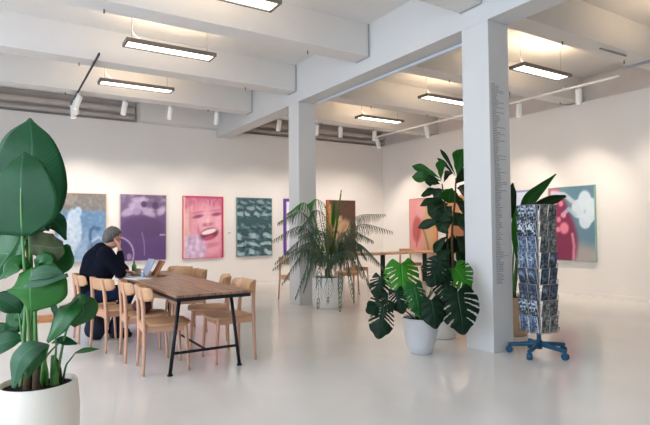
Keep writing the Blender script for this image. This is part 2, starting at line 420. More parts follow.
# ------------------------------------------------------------------ pictures
PRINT = attr_mat('printed_image', .55)
def sm(a, b, x):
    if a == b: return 0.0
    t = max(0, min(1, (x - a) / (b - a))); return t * t * (3 - 2 * t)
def mixc(a, b, t): return tuple(a[i] * (1 - t) + b[i] * t for i in range(3))
def ell(u, v, cx, cy, rx, ry, rot=0.0, soft=.15):
    c, s = math.cos(rot), math.sin(rot); dx, dy = u - cx, (v - cy)
    x = (dx * c + dy * s) / rx; y = (-dx * s + dy * c) / ry
    return 1 - sm(1 - soft, 1 + soft, math.sqrt(x * x + y * y))
from mathutils import noise as MN
def nz(u, v, s=6, o=0.0): return MN.noise(V((u * s + o, v * s * 1.4 + o, o)))
def seg_d(u, v, a, b):
    ax, ay = a; bx, by = b; dx, dy = bx - ax, by - ay
    t = max(0, min(1, ((u - ax) * dx + (v - ay) * dy) / (dx * dx + dy * dy + 1e-9)))
    return math.hypot(u - ax - dx * t, v - ay - dy * t)
def poly(u, v, pts, w, soft=.01):
    d = min(seg_d(u, v, a, b) for a, b in zip(pts, pts[1:])); return 1 - sm(w - soft, w + soft, d)
def art_blue(u, v):
    c = mixc((152, 178, 204), (102, 138, 174), sm(.15, .6, v))
    c = mixc(c, (128, 122, 118), sm(.70, .80, v)); c = mixc(c, (160, 148, 138), ell(u, v, .15, .92, .25, .08) * .7)
    c = mixc(c, (196, 214, 230), ell(u, v, .36, .5, .15, .28, .12) * .9); c = mixc(c, (205, 220, 232), ell(u, v, .22, .3, .17, .34) * .7)
    c = mixc(c, (176, 200, 220), ell(u, v, .44, .74, .07, .07))
    k = poly(u, v, [(.72, .22), (.68, .38), (.70, .47), (.76, .50), (.86, .485)], .030); c = mixc(c, (66, 100, 138), k * .9)
    c = mixc(c, (92, 124, 158), ell(u, v, .82, .2, .2, .13) * .7); c = mixc(c, (182, 204, 222), poly(u, v, [(.72, .3), (.85, .36), (.97, .33)], .02) * .8)
    return mixc(c, (255, 255, 255) if nz(u, v, 14) > 0 else (60, 80, 110), abs(nz(u, v, 14)) * .22)
def art_purple(u, v):
    c = mixc((88, 62, 112), (106, 82, 122), sm(.1, .8, v))
    if v > .69: c = mixc(c, (112, 92, 124), sm(.69, .73, v)); c = mixc(c, (196, 182, 206), max(0, nz(u * 1.2, v * 1.6, 6, 7)) * .9)
    for cx, cy, rx, ry, ro in ((.16, .74, .16, .06, .3), (.33, .83, .14, .09, 0), (.6, .74, .17, .06, -.35), (.9, .76, .11, .06, .5), (.42, .93, .2, .04, 0)):
        c = mixc(c, (198, 182, 208), ell(u, v, cx, cy, rx, ry, ro, .35) * .7)
    c = mixc(c, (160, 142, 176), ell(u, v, .34, .75, .09, .055)); c = mixc(c, (70, 50, 84), ell(u, v, .5, .86, .06, .05) * .8); c = mixc(c, (74, 54, 90), ell(u, v, .76, .84, .07, .06) * .8)
    c = mixc(c, (78, 58, 96), ell(u, v, .48, .5, .46, .17) * .55)
    d = math.hypot((u + .08) / 1.0, (v - .1) * 1.38); c = mixc(c, (190, 168, 204), (1 - sm(.008, .022, abs(d - .36))) * .85)
    c = mixc(c, (64, 44, 84), (1 - sm(.0, .02, d - .32)) * .6); c = mixc(c, (176, 152, 196), poly(u, v, [(.46, .42), (.51, .28), (.52, .08)], .010) * .6)
    c = mixc(c, (206, 190, 214), poly(u, v, [(.87, .385), (.98, .385)], .008)); c = mixc(c, (178, 156, 196), ell(u, v, .18, .06, .05, .05) * .7)
    return c
def art_pink(u, v):
    c = mixc((230, 182, 172), (208, 120, 144), sm(.0, .5, u + .15 * (v - .5)))
    st = nz(u * 3, v * .6, 5, 2); c = mixc(c, (188, 104, 132) if st > 0 else (236, 190, 194), min(1, abs(st)) * .7)
    face = ell(u, v, .66, .48, .44, .46, .12, .16); c = mixc(c, (226, 158, 174), face)
    c = mixc(c, (238, 186, 194), ell(u, v, .52, .62, .16, .14, 0, .6) * .6); c = mixc(c, (238, 190, 198), ell(u, v, .90, .58, .10, .14, 0, .6) * .6)
    fr = sm(.80, .93, v + .07 * math.sin(u * 9 + 1) - .05 * u); c = mixc(c, (182, 96, 126) if nz(u * 5, v, 6, 4) > -.1 else (214, 140, 160), fr * .75)
    for x0, y0, tl in ((.36, .675, .03), (.84, .715, .02)):
        c = mixc(c, (140, 62, 94), ell(u, v, x0, y0, .13, .028, tl * 5, .5) * .85); c = mixc(c, (186, 104, 132), ell(u, v, x0, y0 + .065, .15, .02, tl * 5, .6) * .6)
    c = mixc(c, (168, 86, 112), ell(u, v, .60, .545, .13, .03, .1, .5) * .7); c = mixc(c, (242, 196, 204), ell(u, v, .61, .60, .05, .07, 0, .5) * .7)
    m = ell(u, v, .64, .385, .24, .095, .16, .2); c = mixc(c, (128, 40, 68), m)
    c = mixc(c, (246, 226, 228), ell(u, v, .64, .425, .20, .040, .16, .25)); c = mixc(c, (196, 96, 120), ell(u, v, .64, .325, .14, .035, .16, .4) * .8)
    c = mixc(c, (190, 104, 130), ell(u, v, .38, .42, .025, .12, .25, .6) * .6); c = mixc(c, (196, 110, 136), ell(u, v, .66, .20, .26, .04, .1, .5) * .6)
    sc = ell(u, v, .22, .14, .34, .24, 0, .3); t = nz(u, v, 10, 8); c = mixc(c, mixc((184, 158, 196), (228, 208, 228), .5 + t), sc * .9)
    c = mixc(c, (192, 52, 92), sm(.955, .975, u)); c = mixc(c, (196, 70, 104), sm(.965, .985, v)); c = mixc(c, (236, 190, 170), 1 - sm(.02, .05, u))
    return mixc(c, (120, 50, 80), max(0, nz(u, v, 16, 1)) * .12)
def art_green(u, v):
    c = (52, 84, 92); v += .035 * nz(u, v, 5, 11); u += .10 * nz(u, v, 4, 13)
    bands = [(.06, .09, .95), (.20, .06, .95), (.34, .10, .9), (.50, .05, .4), (.72, .07, .8), (.83, .06, .7), (.93, .05, .55)]
    for cy, hh, st in bands:
        n = 2.2 if cy < .4 else 4
        k = (u * n + cy * 7.3) % 1.0; slope = (k - .5) * .35 * hh * 2
        y = v - cy + slope
        c = mixc(c, (176, 198, 202), (1 - sm(hh * .35, hh * .55, abs(y))) * st * (sm(.05, .2, k) * (1 - sm(.75, .95, k)) if cy not in (.20,) else 1))
        c = mixc(c, (30, 54, 60), (1 - sm(0, .02, abs(y + hh * .62))) * .7)
    c = mixc(c, (150, 176, 180), max(0, nz(u, v * 2, 8, 3)) * .8); c = mixc(c, (24, 48, 56), max(0, nz(u, v * 2, 8, 23)) * .9); c = mixc(c, (52, 84, 84), ell(u, v, .4, .60, .7, .05) * .9)
    return c
def art_violet(u, v):
    c = (236, 230, 238)
    c = mixc(c, (150, 120, 90), ell(u, v, .30, .8, .08, .1)); c = mixc(c, (190, 170, 200), ell(u, v, .6, .4, .3, .3) * .8)
    c = mixc(c, (98, 62, 150), 1 - sm(.05, .07, min(u, 1 - u, v * 1.4, (1 - v) * 1.4)))
    return c
def art_brown(u, v):
    c = mixc((96, 62, 44), (82, 58, 48), v)
    for cx, cy, rx, ry in ((.35, .55, .24, .12), (.62, .50, .22, .14), (.30, .34, .2, .14), (.75, .42, .12, .1), (.45, .66, .1, .05)):
        c = mixc(c, (206, 172, 134), ell(u, v, cx, cy, rx, ry, .3, .4) * .7)
    d = math.hypot(u - .30, (v - .33) * 1.4); c = mixc(c, (96, 62, 44), (1 - sm(.012, .03, abs(d - .13))) * .8); c = mixc(c, (222, 194, 156), (1 - sm(.05, .07, d)) * .7)
    c = mixc(c, (60, 38, 28), poly(u, v, [(.5, .38), (.62, .28), (.8, .3)], .03) * .8); c = mixc(c, (226, 198, 160), poly(u, v, [(.58, .3), (.56, .18)], .03) * .7)
    c = mixc(c, (170, 104, 56), 1 - sm(.06, .10, u)); c = mixc(c, (206, 150, 84), ell(u, v, .1, .75, .05, .2) * .8)
    return mixc(c, (40, 26, 20), abs(nz(u, v, 10, 5)) * .5)
def art_tan(u, v):
    c = mixc((222, 152, 150), (196, 160, 122), sm(.35, .62, u + .1 * (v - .5)))
    c = mixc(c, (178, 82, 84), ell(u, v, .27, .44, .17, .24, -.2, .3) * .85); c = mixc(c, (222, 166, 168), ell(u, v, .42, .8, .18, .16) * .7)
    c = mixc(c, (206, 150, 92), sm(.84, .93, u)); c = mixc(c, (132, 98, 62), poly(u, v, [(.45, .52), (.60, .3), (.70, .08)], .03) * .7); c = mixc(c, (160, 70, 76), poly(u, v, [(.32, .5), (.30, .25), (.24, .12)], .02) * .7)
    return c
def art_orange(u, v):
    c = mixc((206, 158, 116), (186, 132, 92), v); c = mixc(c, (150, 96, 66), ell(u, v, .4, .4, .25, .3, .4, .4) * .7)
    return mixc(c, (228, 192, 158), ell(u, v, .65, .7, .25, .15, 0, .4) * .7)
def art_pale(u, v):
    c = mixc((204, 214, 234), (220, 226, 240), v); c = mixc(c, (150, 166, 200), ell(u, v, .35, .45, .2, .3, .3, .4) * .6)
    c = mixc(c, (170, 184, 214), abs(nz(u, v, 6, 9)) * .8)
    return mixc(c, (150, 160, 190), sm(.975, .99, v))
def art_flower(u, v):
    c = mixc((112, 150, 164), (96, 132, 150), u)
    c = mixc(c, (184, 170, 160), sm(.32, .10, v) * sm(.3, .55, u) if False else (1 - sm(.08, .30, v - .1 * (1 - u))) * .85)
    red = (1 - sm(.36, .52, u - .10 * math.sin(v * 5) - .12 * (1 - v))) * (1 - sm(.60, .80, v - .25 * (1 - u))); c = mixc(c, (128, 44, 78), red)
    c = mixc(c, (190, 112, 128), (1 - sm(.2, .3, u)) * sm(.74, .84, v) * .9)
    for cx, cy, rx, ry in ((.80, .80, .14, .14), (.68, .70, .17, .13), (.88, .62, .14, .12), (.80, .54, .13, .11), (.93, .72, .12, .12)):
        c = mixc(c, (214, 228, 236), ell(u, v, cx, cy, rx, ry, 0, .12) * .95)
    c = mixc(c, (190, 206, 218), ell(u, v, .80, .66, .03, .03)); c = mixc(c, (206, 214, 222), poly(u, v, [(.08, .93), (.36, .90), (.58, .78)], .035) * .85)
    c = mixc(c, (176, 200, 212), poly(u, v, [(.30, .62), (.45, .70), (.6, .62)], .03) * .8)
    for cx, cy, rr2 in ((.12, .80, .06), (.28, .78, .05), (.34, .62, .05), (.22, .56, .05), (.34, .44, .10), (.2, .42, .05)):
        c = mixc(c, (232, 140, 158), ell(u, v, cx, cy, rr2, rr2 * .8, 0, .3) * .9)
    c = mixc(c, (224, 150, 170), poly(u, v, [(.52, .35), (.55, .2), (.53, .02)], .028) * .8)
    return c
def art_mesh(name, w, h, fn, nu, nv, parent, m=PRINT, off=0.0):
    bm = NB(); grid = []; cols = []
    for j in range(nv + 1):
        row = []
        for i in range(nu + 1):
            u, v = i / nu, j / nv
            row.append(bm.verts.new(((u - .5) * w, off, v * h))); cols.append(lin(tuple(max(0, min(255, q)) for q in fn(u, v))))
        grid.append(row)
    for j in range(nv):
        for i in range(nu): bm.faces.new((grid[j][i], grid[j][i + 1], grid[j + 1][i + 1], grid[j + 1][i]))
    o = obj(name, bm, m, parent)
    a = o.data.color_attributes.new('print', 'FLOAT_COLOR', 'POINT')
    for i, c in enumerate(cols): a.data[i].color = c
    return o
def picture(wall, c, w, z0, h, fn, fcol, label, depth=.045):
    if wall == 'back': loc = (c, YB - .012, z0); rz = 0
    else: loc = (XR - .012, c, z0); rz = -PI / 2
    t = thing('framed_print', label, 'picture', loc, rz, 'large framed prints')
    fm = mat('frame_%d_%d_%d' % fcol, fcol, .5, .4)
    e = .012; b = NB()
    for a, q in (((-w / 2 - e, -depth, -e), (-w / 2, 0, h + e)), ((w / 2, -depth, -e), (w / 2 + e, 0, h + e)), ((-w / 2, -depth, -e), (w / 2, 0, 0)), ((-w / 2, -depth, h), (w / 2, 0, h + e))): box(b, a, q)
    obj('frame', b, fm, t)
    obj('backing', box(NB(), (-w / 2, -depth + .012, 0), (w / 2, -.002, h)), fm, t)
    art_mesh('print', w, h, fn, 54, 76, t, off=-depth + .009)
    return t
picture('back', 1.425, .94, .66, 1.42, art_blue, (196, 164, 128), 'blue grey print of a goose, partly behind the big green leaves')
picture('back', 2.68, .96, .655, 1.43, art_purple, (176, 150, 160), 'purple print of a car wheel behind the seated person')
picture('back', 4.035, .95, .66, 1.425, art_pink, (206, 74, 108), 'pink and red print of a laughing face')
picture('back', 5.34, .93, .66, 1.42, art_green, (128, 150, 142), 'dark green print of rows of parked cars')
picture('back', 6.64, .94, .66, 1.42, art_violet, (98, 62, 150), 'violet edged pale print mostly hidden behind the far pillar')
picture('back', 7.925, .92, .62, 1.46, art_brown, (150, 84, 46), 'dark brown print behind the palm')
picture('right', 10.09, 1.00, .66, 1.42, art_tan, (196, 120, 108), 'pink and tan print on the right wall, left of the tall fig leaves')
picture('right', 8.72, 1.0, .66, 1.42, art_orange, (196, 140, 92), 'orange tan print hidden behind the tall fig')
picture('right', 7.36, .96, .66, 1.42, art_pale, (150, 160, 190), 'pale blue print between the lettered pillar and the card rack')
picture('right', 5.94, .94, .66, 1.42, art_flower, (140, 176, 166), 'teal and crimson print of white flowers right of the card rack')
cap = NB(); box(cap, (4.66, YB - .006, 1.22), (4.72, YB - .001, 1.24))
tag(obj('wall_caption', cap, mat('caption_card', (150, 146, 142), .7)), 'tiny caption card on the wall between pink and green prints', 'caption card')
# ------------------------------------------------------------------ chairs
def make_chair(label, group):
    t = thing('wooden_chair', label, 'chair', (0, 0, 0), 0, group)
    b = NB(); out = []
    n = 36
    def ring(z, k):
        r = []
        for i in range(n):
            a = 2 * PI * i / n; cx, sx = math.cos(a), math.sin(a)
            e = .42
            x = .015 + .222 * k * math.copysign(abs(cx) ** e, cx); y = .218 * k * math.copysign(abs(sx) ** e, sx) * (1 - .14 * (cx < 0) * abs(cx))
            r.append(b.verts.new((x, y, z)))
        return r
    rs = [ring(.428, .97), ring(.434, 1.0), ring(.444, 1.0), ring(.450, .975)]
    for p, q in zip(rs, rs[1:]):
        for i in range(n): b.faces.new((p[i], p[(i + 1) % n], q[(i + 1) % n], q[i]))
    b.faces.new(rs[0][::-1])
    inner = ring(.446, .6)
    for i in range(n): b.faces.new((rs[-1][i], rs[-1][(i + 1) % n], inner[(i + 1) % n], inner[i]))
    b.faces.new(inner)
    obj('seat', b, SEATW, t, True)
    b = NB()
    box(b, (-.19, -.185, .375), (.175, -.168, .43)); box(b, (-.19, .168, .375), (.175, .185, .43))
    box(b, (.160, -.18, .375), (.177, .18, .43)); box(b, (-.205, -.18, .375), (-.188, .18, .43))
    obj('seat_frame', b, BEECH, t)
    for s in (-1, 1):
        obj('leg', tube(NB(), catmull([(.205, s * .203, 0), (.190, s * .192, .25), (.175, s * .18, .43)], 4), [.0115, .016, .0195], 12), BEECH, t, True)
        obj('leg', tube(NB(), catmull([(-.205, s * .214, 0), (-.195, s * .196, .25), (-.195, s * .182, .45), (-.206, s * .164, .65), (-.226, s * .150, .795)], 4), [.0125, .0165, .020, .019, .0165], 12), BEECH, t, True)
    path = catmull([(-.115, -.236, 0), (-.150, -.222, 0), (-.182, -.19, 0), (-.202, -.14, 0), (-.212, 0, 0), (-.202, .14, 0), (-.182, .19, 0), (-.150, .222, 0), (-.115, .236, 0)], 5)
    b = NB(); k = len(path) - 1; A = []; B = []
    for i, p in enumerate(path):
        s = abs(2 * i / k - 1); tn = (path[min(i + 1, k)] - path[max(i - 1, 0)]).normalized(); nn = V((-tn.y, tn.x, 0))
        if nn.x > 0: nn = -nn
        zb = .662 + .03 * s ** 6; zt = .792 - .022 * s ** 8
        ra, rb = [], []
        for q in range(6):
            f = q / 5; zz = zb + (zt - zb) * f; lean = -.018 * f
            th = .0075 if 0 < q < 5 else .004
            ra.append(b.verts.new(p + V((lean, 0, zz)) + nn * th)); rb.append(b.verts.new(p + V((lean, 0, zz)) - nn * th))
        A.append(ra); B.append(rb)
    for i in range(k):
        for q in range(5):
            b.faces.new((A[i][q], A[i + 1][q], A[i + 1][q + 1], A[i][q + 1])); b.faces.new((B[i][q], B[i][q + 1], B[i + 1][q + 1], B[i + 1][q]))
        b.faces.new((A[i][0], B[i][0], B[i + 1][0], A[i + 1][0])); b.faces.new((A[i][5], A[i + 1][5], B[i + 1][5], B[i][5]))
    for i in (0, k):
        for q in range(5): b.faces.new((A[i][q], A[i][q + 1], B[i][q + 1], B[i][q]))
    bmesh.ops.recalc_face_normals(b, faces=b.faces[:])
    obj('backrest', b, SEATW, t, True)
    return t
GL = 'wooden chairs at the long table'; GF = 'wooden chairs at the far tables'
chair0 = make_chair('nearest light wooden chair on the left side of the long table', GL)
first = [True]
def chair(x, y, deg, label, group):
    o = chair0 if first[0] else copy_tree(chair0)
    first[0] = False
    o.location = (x, y, 0); o.rotation_euler = (0, 0, math.radians(deg)); o['label'] = label; o['group'] = group
    return o
chair(1.325, 5.03, -5.5, 'nearest light wooden chair on the left side of the long table', GL)
chair(1.278, 5.605, -4, 'second nearest light wooden chair on the left side of the long table', GL)
chair(1.12, 6.20, 13, 'light wooden chair turned outward, just in front of the seated person', GL)
chair(.985, 6.83, 0, 'light wooden chair the person in navy sits on', GL)
chair(1.992, 5.045, 180, 'nearest light wooden chair on the right side of the long table', GL)
chair(2.015, 5.68, 161, 'second nearest wooden chair on the right of the long table, turned slightly', GL)
chair(2.045, 6.68, 182, 'third wooden chair on the right of the long table', GL)
chair(2.04, 7.28, 205, 'farthest wooden chair on the right of the long table', GL)
chair(4.66, 8.52, 10, 'brown wooden chair left of the far pillar, behind the palm', GF)
chair(5.92, 8.62, 250, 'wooden chair behind the palm, turned towards the room', GF)
chair(6.72, 9.42, 0, 'wooden chair at the left end of the far table', GF)
chair(8.72, 9.86, 270, 'wooden chair on the far side of the far table, above the monstera', GF)
# ------------------------------------------------------------------ tables
def make_table(name, label, x0, x1, y0, y1, zt, leg_in, topm, axis='Y'):
    t = thing(name, label, 'table', ((x0 + x1) / 2, (y0 + y1) / 2, 0))
    hx, hy = (x1 - x0) / 2, (y1 - y0) / 2
    obj('tabletop', box(NB(), (-hx, -hy, zt - .022), (hx, hy, zt), .004), topm, t)
    b = NB(); i = .008
    for a, c in (((-hx + i, -hy + i, zt - .055), (hx - i, -hy + .04, zt - .0225)), ((-hx + i, hy - .04, zt - .055), (hx - i, hy - i, zt - .0225)), ((-hx + i, -hy + .04, zt - .055), (-hx + .04, hy - .04, zt - .0225)), ((hx - .04, -hy + .04, zt - .055), (hx - i, hy - .04, zt - .0225))): box(b, a, c)
    obj('apron', b, BLACKM, t)
    for sy in (-1, 1):
        yy = sy * (hy - leg_in)
        for sx in (-1, 1):
            b = NB(); tube(b, [(sx * (hx - .02), yy, 0), (sx * (hx - .02), yy, .012)], .026, 14); tube(b, [(sx * (hx - .02), yy, .01), (sx * (hx - .105), yy, zt - .055)], .0165, 14)
            obj('leg', b, BLACKM, t, True)
        q = hx - .02 - .085 * .2 / (zt - .055)
        obj('crossbar', tube(NB(), [(-q, yy, .195), (q, yy, .195)], .013, 10), BLACKM, t)
        obj('brace', tube(NB(), [(-hx + .1, yy, zt - .06), (hx - .1, yy, zt - .06)], .012, 8), BLACKM, t)
    obj('centre_rail', tube(NB(), [(0, -hy + leg_in, .195), (0, hy - leg_in, .195)], .011, 10), BLACKM, t)
    return t
make_table('long_table', 'long brown plank table with black A-frame legs, at the left', 1.285, 1.992, 4.46, 7.32, .745, .255, TABLEW)
ft = thing('far_table', 'light wooden table with black legs behind the monstera, by the right wall', 'table', (7.85, 9.35, 0))
obj('tabletop', box(NB(), (-1.22, -.36, .722), (1.22, .36, .75), .004), SEATW, ft)
for sx in (-1, 1):
    xx = -.62 if sx < 0 else 1.1
    obj('leg', box(NB(), (xx - .035, -.29, 0), (xx + .035, -.21, .722)), BLACKM, ft); obj('leg', box(NB(), (xx - .035, .21, 0), (xx + .035, .29, .722)), BLACKM, ft) if sx > 0 else obj('foot', box(NB(), (xx - .03, -.20, 0), (xx + .03, .3, .04)), BLACKM, ft)
# low stool behind the big plant
t = thing('low_stool', 'low wooden stool glimpsed between the big plant stems', 'stool', (.36, 5.95, 0))
obj('seat', box(NB(), (-.2, -.16, .41), (.2, .16, .445), .004), mat('orange_wood', (190, 128, 76), .5, .4, var=.1, scale=10), t)
obj('pedestal', tube(NB(), [(-.08, 0, 0), (-.08, 0, .02), (-.08, 0, .021), (-.08, 0, .41)], [.11, .11, .025, .025], 20), MATS['orange_wood'], t)
# ------------------------------------------------------------------ things on the long table
t = thing('laptop', 'open laptop with pale grey blue screen in front of the person', 'laptop', (1.52, 6.62, .745))
LAPM = mat('laptop_silver', (168, 170, 176), .4, .5, metal=.3)
obj('keyboard_base', box(NB(), (-.23, -.16, 0), (0, .16, .014), .003), LAPM, t)
obj('keys', box(NB(), (-.17, -.14, .0135), (-.04, .14, .0155)), BLACKM, t)
b = NB(); box(b, (-.004, -.16, 0), (.004, .16, .215)); bmesh.ops.rotate(b, verts=b.verts, cent=(0, 0, 0), matrix=Matrix.Rotation(.42, 3, 'Y')); bmesh.ops.translate(b, verts=b.verts, vec=(.0, 0, .012)); lid = obj('lid', b, LAPM, t)
b = NB(); box(b, (-.0055, -.15, .012), (-.0042, .15, .205)); bmesh.ops.rotate(b, verts=b.verts, cent=(0, 0, 0), matrix=Matrix.Rotation(.42, 3, 'Y')); bmesh.ops.translate(b, verts=b.verts, vec=(.0, 0, .012))
obj('screen', b, mat('laptop_screen', (130, 142, 172), .3, .5, emit=(120, 136, 176), es=.25), lid)
b = NB(); box(b, (-.006, -.125, 0), (.006, .125, .21)); bmesh.ops.rotate(b, verts=b.verts, cent=(0, 0, 0), matrix=Matrix.Rotation(.52, 3, 'Y'))
box(b, (.0, -.1, 0.0), (.13, .1, .006))
o = obj('tablet_case', b, mat('brown_leather', (150, 98, 62), .6, .3, var=.1, scale=20)); o.location = (1.60, 6.50, .7485); tag(o, 'brown tablet case propped up behind the laptop', 'tablet case')
b = NB(); lathe(b, [(0, 0), (.016, 0), (.018, .04), (.013, .062), (.010, .07)], n=16); t = tag(obj('small_bottle', b, mat('blue_glass', (150, 176, 204), .2, .5)), 'small pale blue bottle beside the laptop', 'bottle'); t.location = (1.44, 6.36, .745)
obj('cap', lathe(NB(), [(0, .069), (.0105, .069), (.0105, .082), (0, .082)], n=12), WHITEP, t)
b = NB(); lathe(b, [(0, 0), (.034, 0), (.04, .07), (.037, .07), (.031, .006), (0, .006)], n=20); t = tag(obj('cup', b, mat('cup_glaze', (206, 200, 190), .3, .5)), 'small pale cup behind the laptop, near the sleeve', 'cup'); t.location = (1.52, 6.98, .745)
obj('handle', tube(NB(), catmull([(.038, 0, .055), (.058, 0, .05), (.056, 0, .022), (.035, 0, .016)], 4), .005, 6), MATS['cup_glaze'], t)
b = NB(); lathe(b, [(0, 0), (.03, 0), (.03, .1), (.012, .13), (.012, .16), (0, .16)], n=16); t = tag(obj('green_bottle', b, mat('green_plastic', (70, 150, 90), .4, .5)), 'small green bottle by the hand of the person', 'bottle'); t.location = (1.50, 7.12, .745)
for i, (x, y, rz, l) in enumerate(((1.34, 6.98, .1, 'white paper sheet on the table behind the elbow'), (1.40, 6.33, .3, 'pale magazine lying on the table nearest the laptop'))):
    b = NB(); box(b, (-.1, -.14, 0), (.1, .14, .004 + .004 * i)); o = obj('paper_sheet' if i == 0 else 'magazine', b, mat('paper', (222, 220, 216), .7)); o.location = (x - .03 * i, y - .06 * i, .7455); o.rotation_euler = (0, 0, rz); tag(o, l, 'paper' if i == 0 else 'magazine')
# bags
def soft_bag(name, loc, r, m, label, strap=None):
    b = NB(); ball(b, (0, 0, r[2]), 1.0, 24, r)
    for v in b.verts:
        n = MN.noise(v.co * 9); v.co += (v.co - V((0, 0, r[2]))) * .12 * n
        if v.co.z < .012: v.co.z = 0.0
    t = obj(name, b, m, None, True); t.location = loc; tag(t, label, 'bag')
    if strap: obj('strap', tube(NB(), catmull(strap, 5), .01, 6), BLACKM, t)
    return t
soft_bag('bag', (.99, 6.80, 0), (.13, .16, .14), mat('navy_bag', (24, 32, 48), .7, .3, var=.2, scale=14), 'dark navy bag on the floor under the chair of the person', [(-.05, 0, .26), (-.05, .05, .32), (.05, .05, .32), (.06, 0, .25)])
soft_bag('handbag', (1.27, 5.63, .447), (.10, .13, .075), mat('maroon_bag', (70, 38, 48), .6, .3, var=.15, scale=14), 'maroon handbag lying on the second chair seat')
# ------------------------------------------------------------------ person
def person():
    t = thing('person', 'grey haired person in navy sweater and jeans leaning on the table, hand to face', 'person', (1.0, 6.83, 0))
    L = lambda p: V(p) - V((1.0, 6.83, 0))
    def ch(bm, *pr): capsules(bm, [(L(p), r) for p, r in pr])
    pel = (.95, 6.83, .55)
    hd = (1.172, 6.80, 1.222)
    shR, shL = (1.07, 6.64, 1.03), (1.10, 7.02, 1.03)
    elR, elL = (1.235, 6.60, .80), (1.36, 7.06, .805)
    wrR, wrL = (1.245, 6.70, 1.05), (1.325, 6.86, .795)
    # body: skin, one continuous surface
    b = NB()
    ch(b, (pel, .09), ((.97, 6.83, .75), .11), ((1.03, 6.83, .98), .12)); ch(b, ((1.05, 6.83, 1.04), .075), ((1.10, 6.82, 1.10), .06), ((1.14, 6.81, 1.17), .055))
    for sh, el, wr in ((shR, elR, wrR), (shL, elL, wrL)):
        ch(b, ((1.05, 6.83, 1.0), .06), (sh, .055)); ch(b, (sh, .05), (el, .038)); ch(b, (el, .038), (wr, .026))
    for s, kx in ((-1, 1.36), (1, 1.38)):
        hip = (.97, 6.83 + s * .09, .53); kn = (kx, 6.83 + s * .11, .54); an = (kx - .17, 6.83 + s * .12, .09)
        ch(b, (hip, .08), (kn, .055)); ch(b, (kn, .052), (an, .035))
    # head: skull, jaw, nose, ears; turned to the laptop and bowed
    fw = V((.85, .35, -.38)).normalized(); side = V((0, 0, 1)).cross(fw).normalized(); up = fw.cross(side).normalized()
    Rm = Matrix((fw, side, up)).transposed()
    hc = L(hd)
    def hp(x, y, z): return hc + Rm @ V((x, y, z))
    ball(b, hp(0, 0, .02), 1, 20, (.098, .078, .10), Rm); ball(b, hp(.03, 0, -.055), 1, 16, (.07, .06, .07), Rm); ball(b, hp(.062, 0, -.085), 1, 12, (.03, .032, .025), Rm)
    capsules(b, [(hp(.092, 0, .015), .011), (hp(.112, 0, -.022), .016)], 8)
    for s in (-1, 1):
        ball(b, hp(-.005, s * .078, -.005), 1, 10, (.02, .010, .033), Rm); ball(b, hp(.085, s * .03, .022), 1, 8, (.012, .022, .012), Rm); ball(b, hp(.066, s * .04, -.03), 1, 8, (.025, .02, .02), Rm)
    capsules(b, [(hp(.09, -.022, -.055), .009), (hp(.096, 0, -.054), .011), (hp(.09, .022, -.055), .009)], 8)
    # right hand against the cheek, left hand on the keyboard: palm, four fingers, thumb
    def hand(wr, palm_d, nrm, thumb_side, curl, sc=1.0):
        wr = L(wr); d = V(palm_d).normalized(); n = V(nrm).normalized(); n = (n - d * n.dot(d)).normalized(); s = d.cross(n) * thumb_side
        capsules(b, [(wr, .024), (wr + d * .03, .026)], 10)
        for i, (off, ln) in enumerate(((.030, .072), (.010, .082), (-.010, .076), (-.029, .060))):
            k0 = wr + d * .035 + s * off * .8; k1 = wr + d * .088 + s * off
            p = [(k0, .014), (k1, .0115)]
            dir_ = d.copy(); q = k1
            for j in range(3):
                dir_ = (dir_ + n * curl).normalized(); q = q + dir_ * ln * (.42, .32, .26)[j]; p.append((q, (.0098, .009, .0078)[j]))
            capsules(b, p, 8)
        capsules(b, [(wr + d * .02 + s * .02, .015), (wr + d * .05 + s * .045 + n * .012, .012), (wr + d * .078 + s * .055 + n * .026, .010), (wr + d * .098 + s * .055 + n * .034, .0085)], 8)
    hand(wrR, (-.12, .25, .95), (-.8, .3, -.1), -1, .3)
    hand(wrL, (.75, -.62, -.05), (0, 0, -1), 1, .18)
    body = fuse(obj('body', b, SKIN, t, True), .0062, 1)
    # eyes
    for s in (-1, 1):
        obj('eye', ball(NB(), hp(.089, s * .03, .012), .011, 10), mat('eye_dark', (40, 34, 30), .2), t, True)
    # hair: short, grey, cap over the skull
    b = NB(); ball(b, hp(-.008, 0, .032), 1, 24, (.108, .088, .106), Rm); ball(b, hp(-.06, 0, -.012), 1, 18, (.05, .074, .075), Rm)
    kill = []
    for v in b.verts:
        q = Rm.transposed() @ (v.co - hc)
        if (q.x > .035 and q.z < .075 - .0) or (q.x > -.0 and q.z < .015 and abs(q.y) < .2) or q.z < -.09: kill.append(v)
        else: v.co += (v.co - hc).normalized() * .007 * MN.noise(v.co * 45)
    bmesh.ops.delete(b, geom=kill, context='VERTS')
    solid(obj('hair', b, HAIRM, t, True), .008)
    # sweater
    b = NB()
    ch(b, ((.955, 6.83, .605), .148), ((.96, 6.83, .68), .16), ((.98, 6.83, .82), .17), ((1.02, 6.83, .95), .165), ((1.06, 6.83, 1.04), .125)); ch(b, ((1.0, 6.72, .72), .13), ((1.04, 6.72, .84), .14), ((1.07, 6.68, .98), .105)); ch(b, ((1.08, 6.72, .80), .11), ((1.12, 6.68, .92), .10)); ch(b, ((.98, 6.95, .84), .12), ((1.05, 6.98, 1.0), .10)); ch(b, ((.95, 6.83, .80), .14), ((.98, 6.80, .96), .14), ((1.05, 6.82, 1.07), .10))
    ch(b, ((1.06, 6.83, 1.05), .085), ((1.095, 6.82, 1.095), .071))
    for sh, el, wr in ((shR, elR, wrR), (shL, elL, wrL)):
        w = V(el).lerp(V(wr), .93)
        ch(b, (sh, .098), (V(sh).lerp(V(el), .5), .085), (el, .066)); ch(b, (el, .060), (V(el).lerp(V(wr), .5), .052), (w, .040))
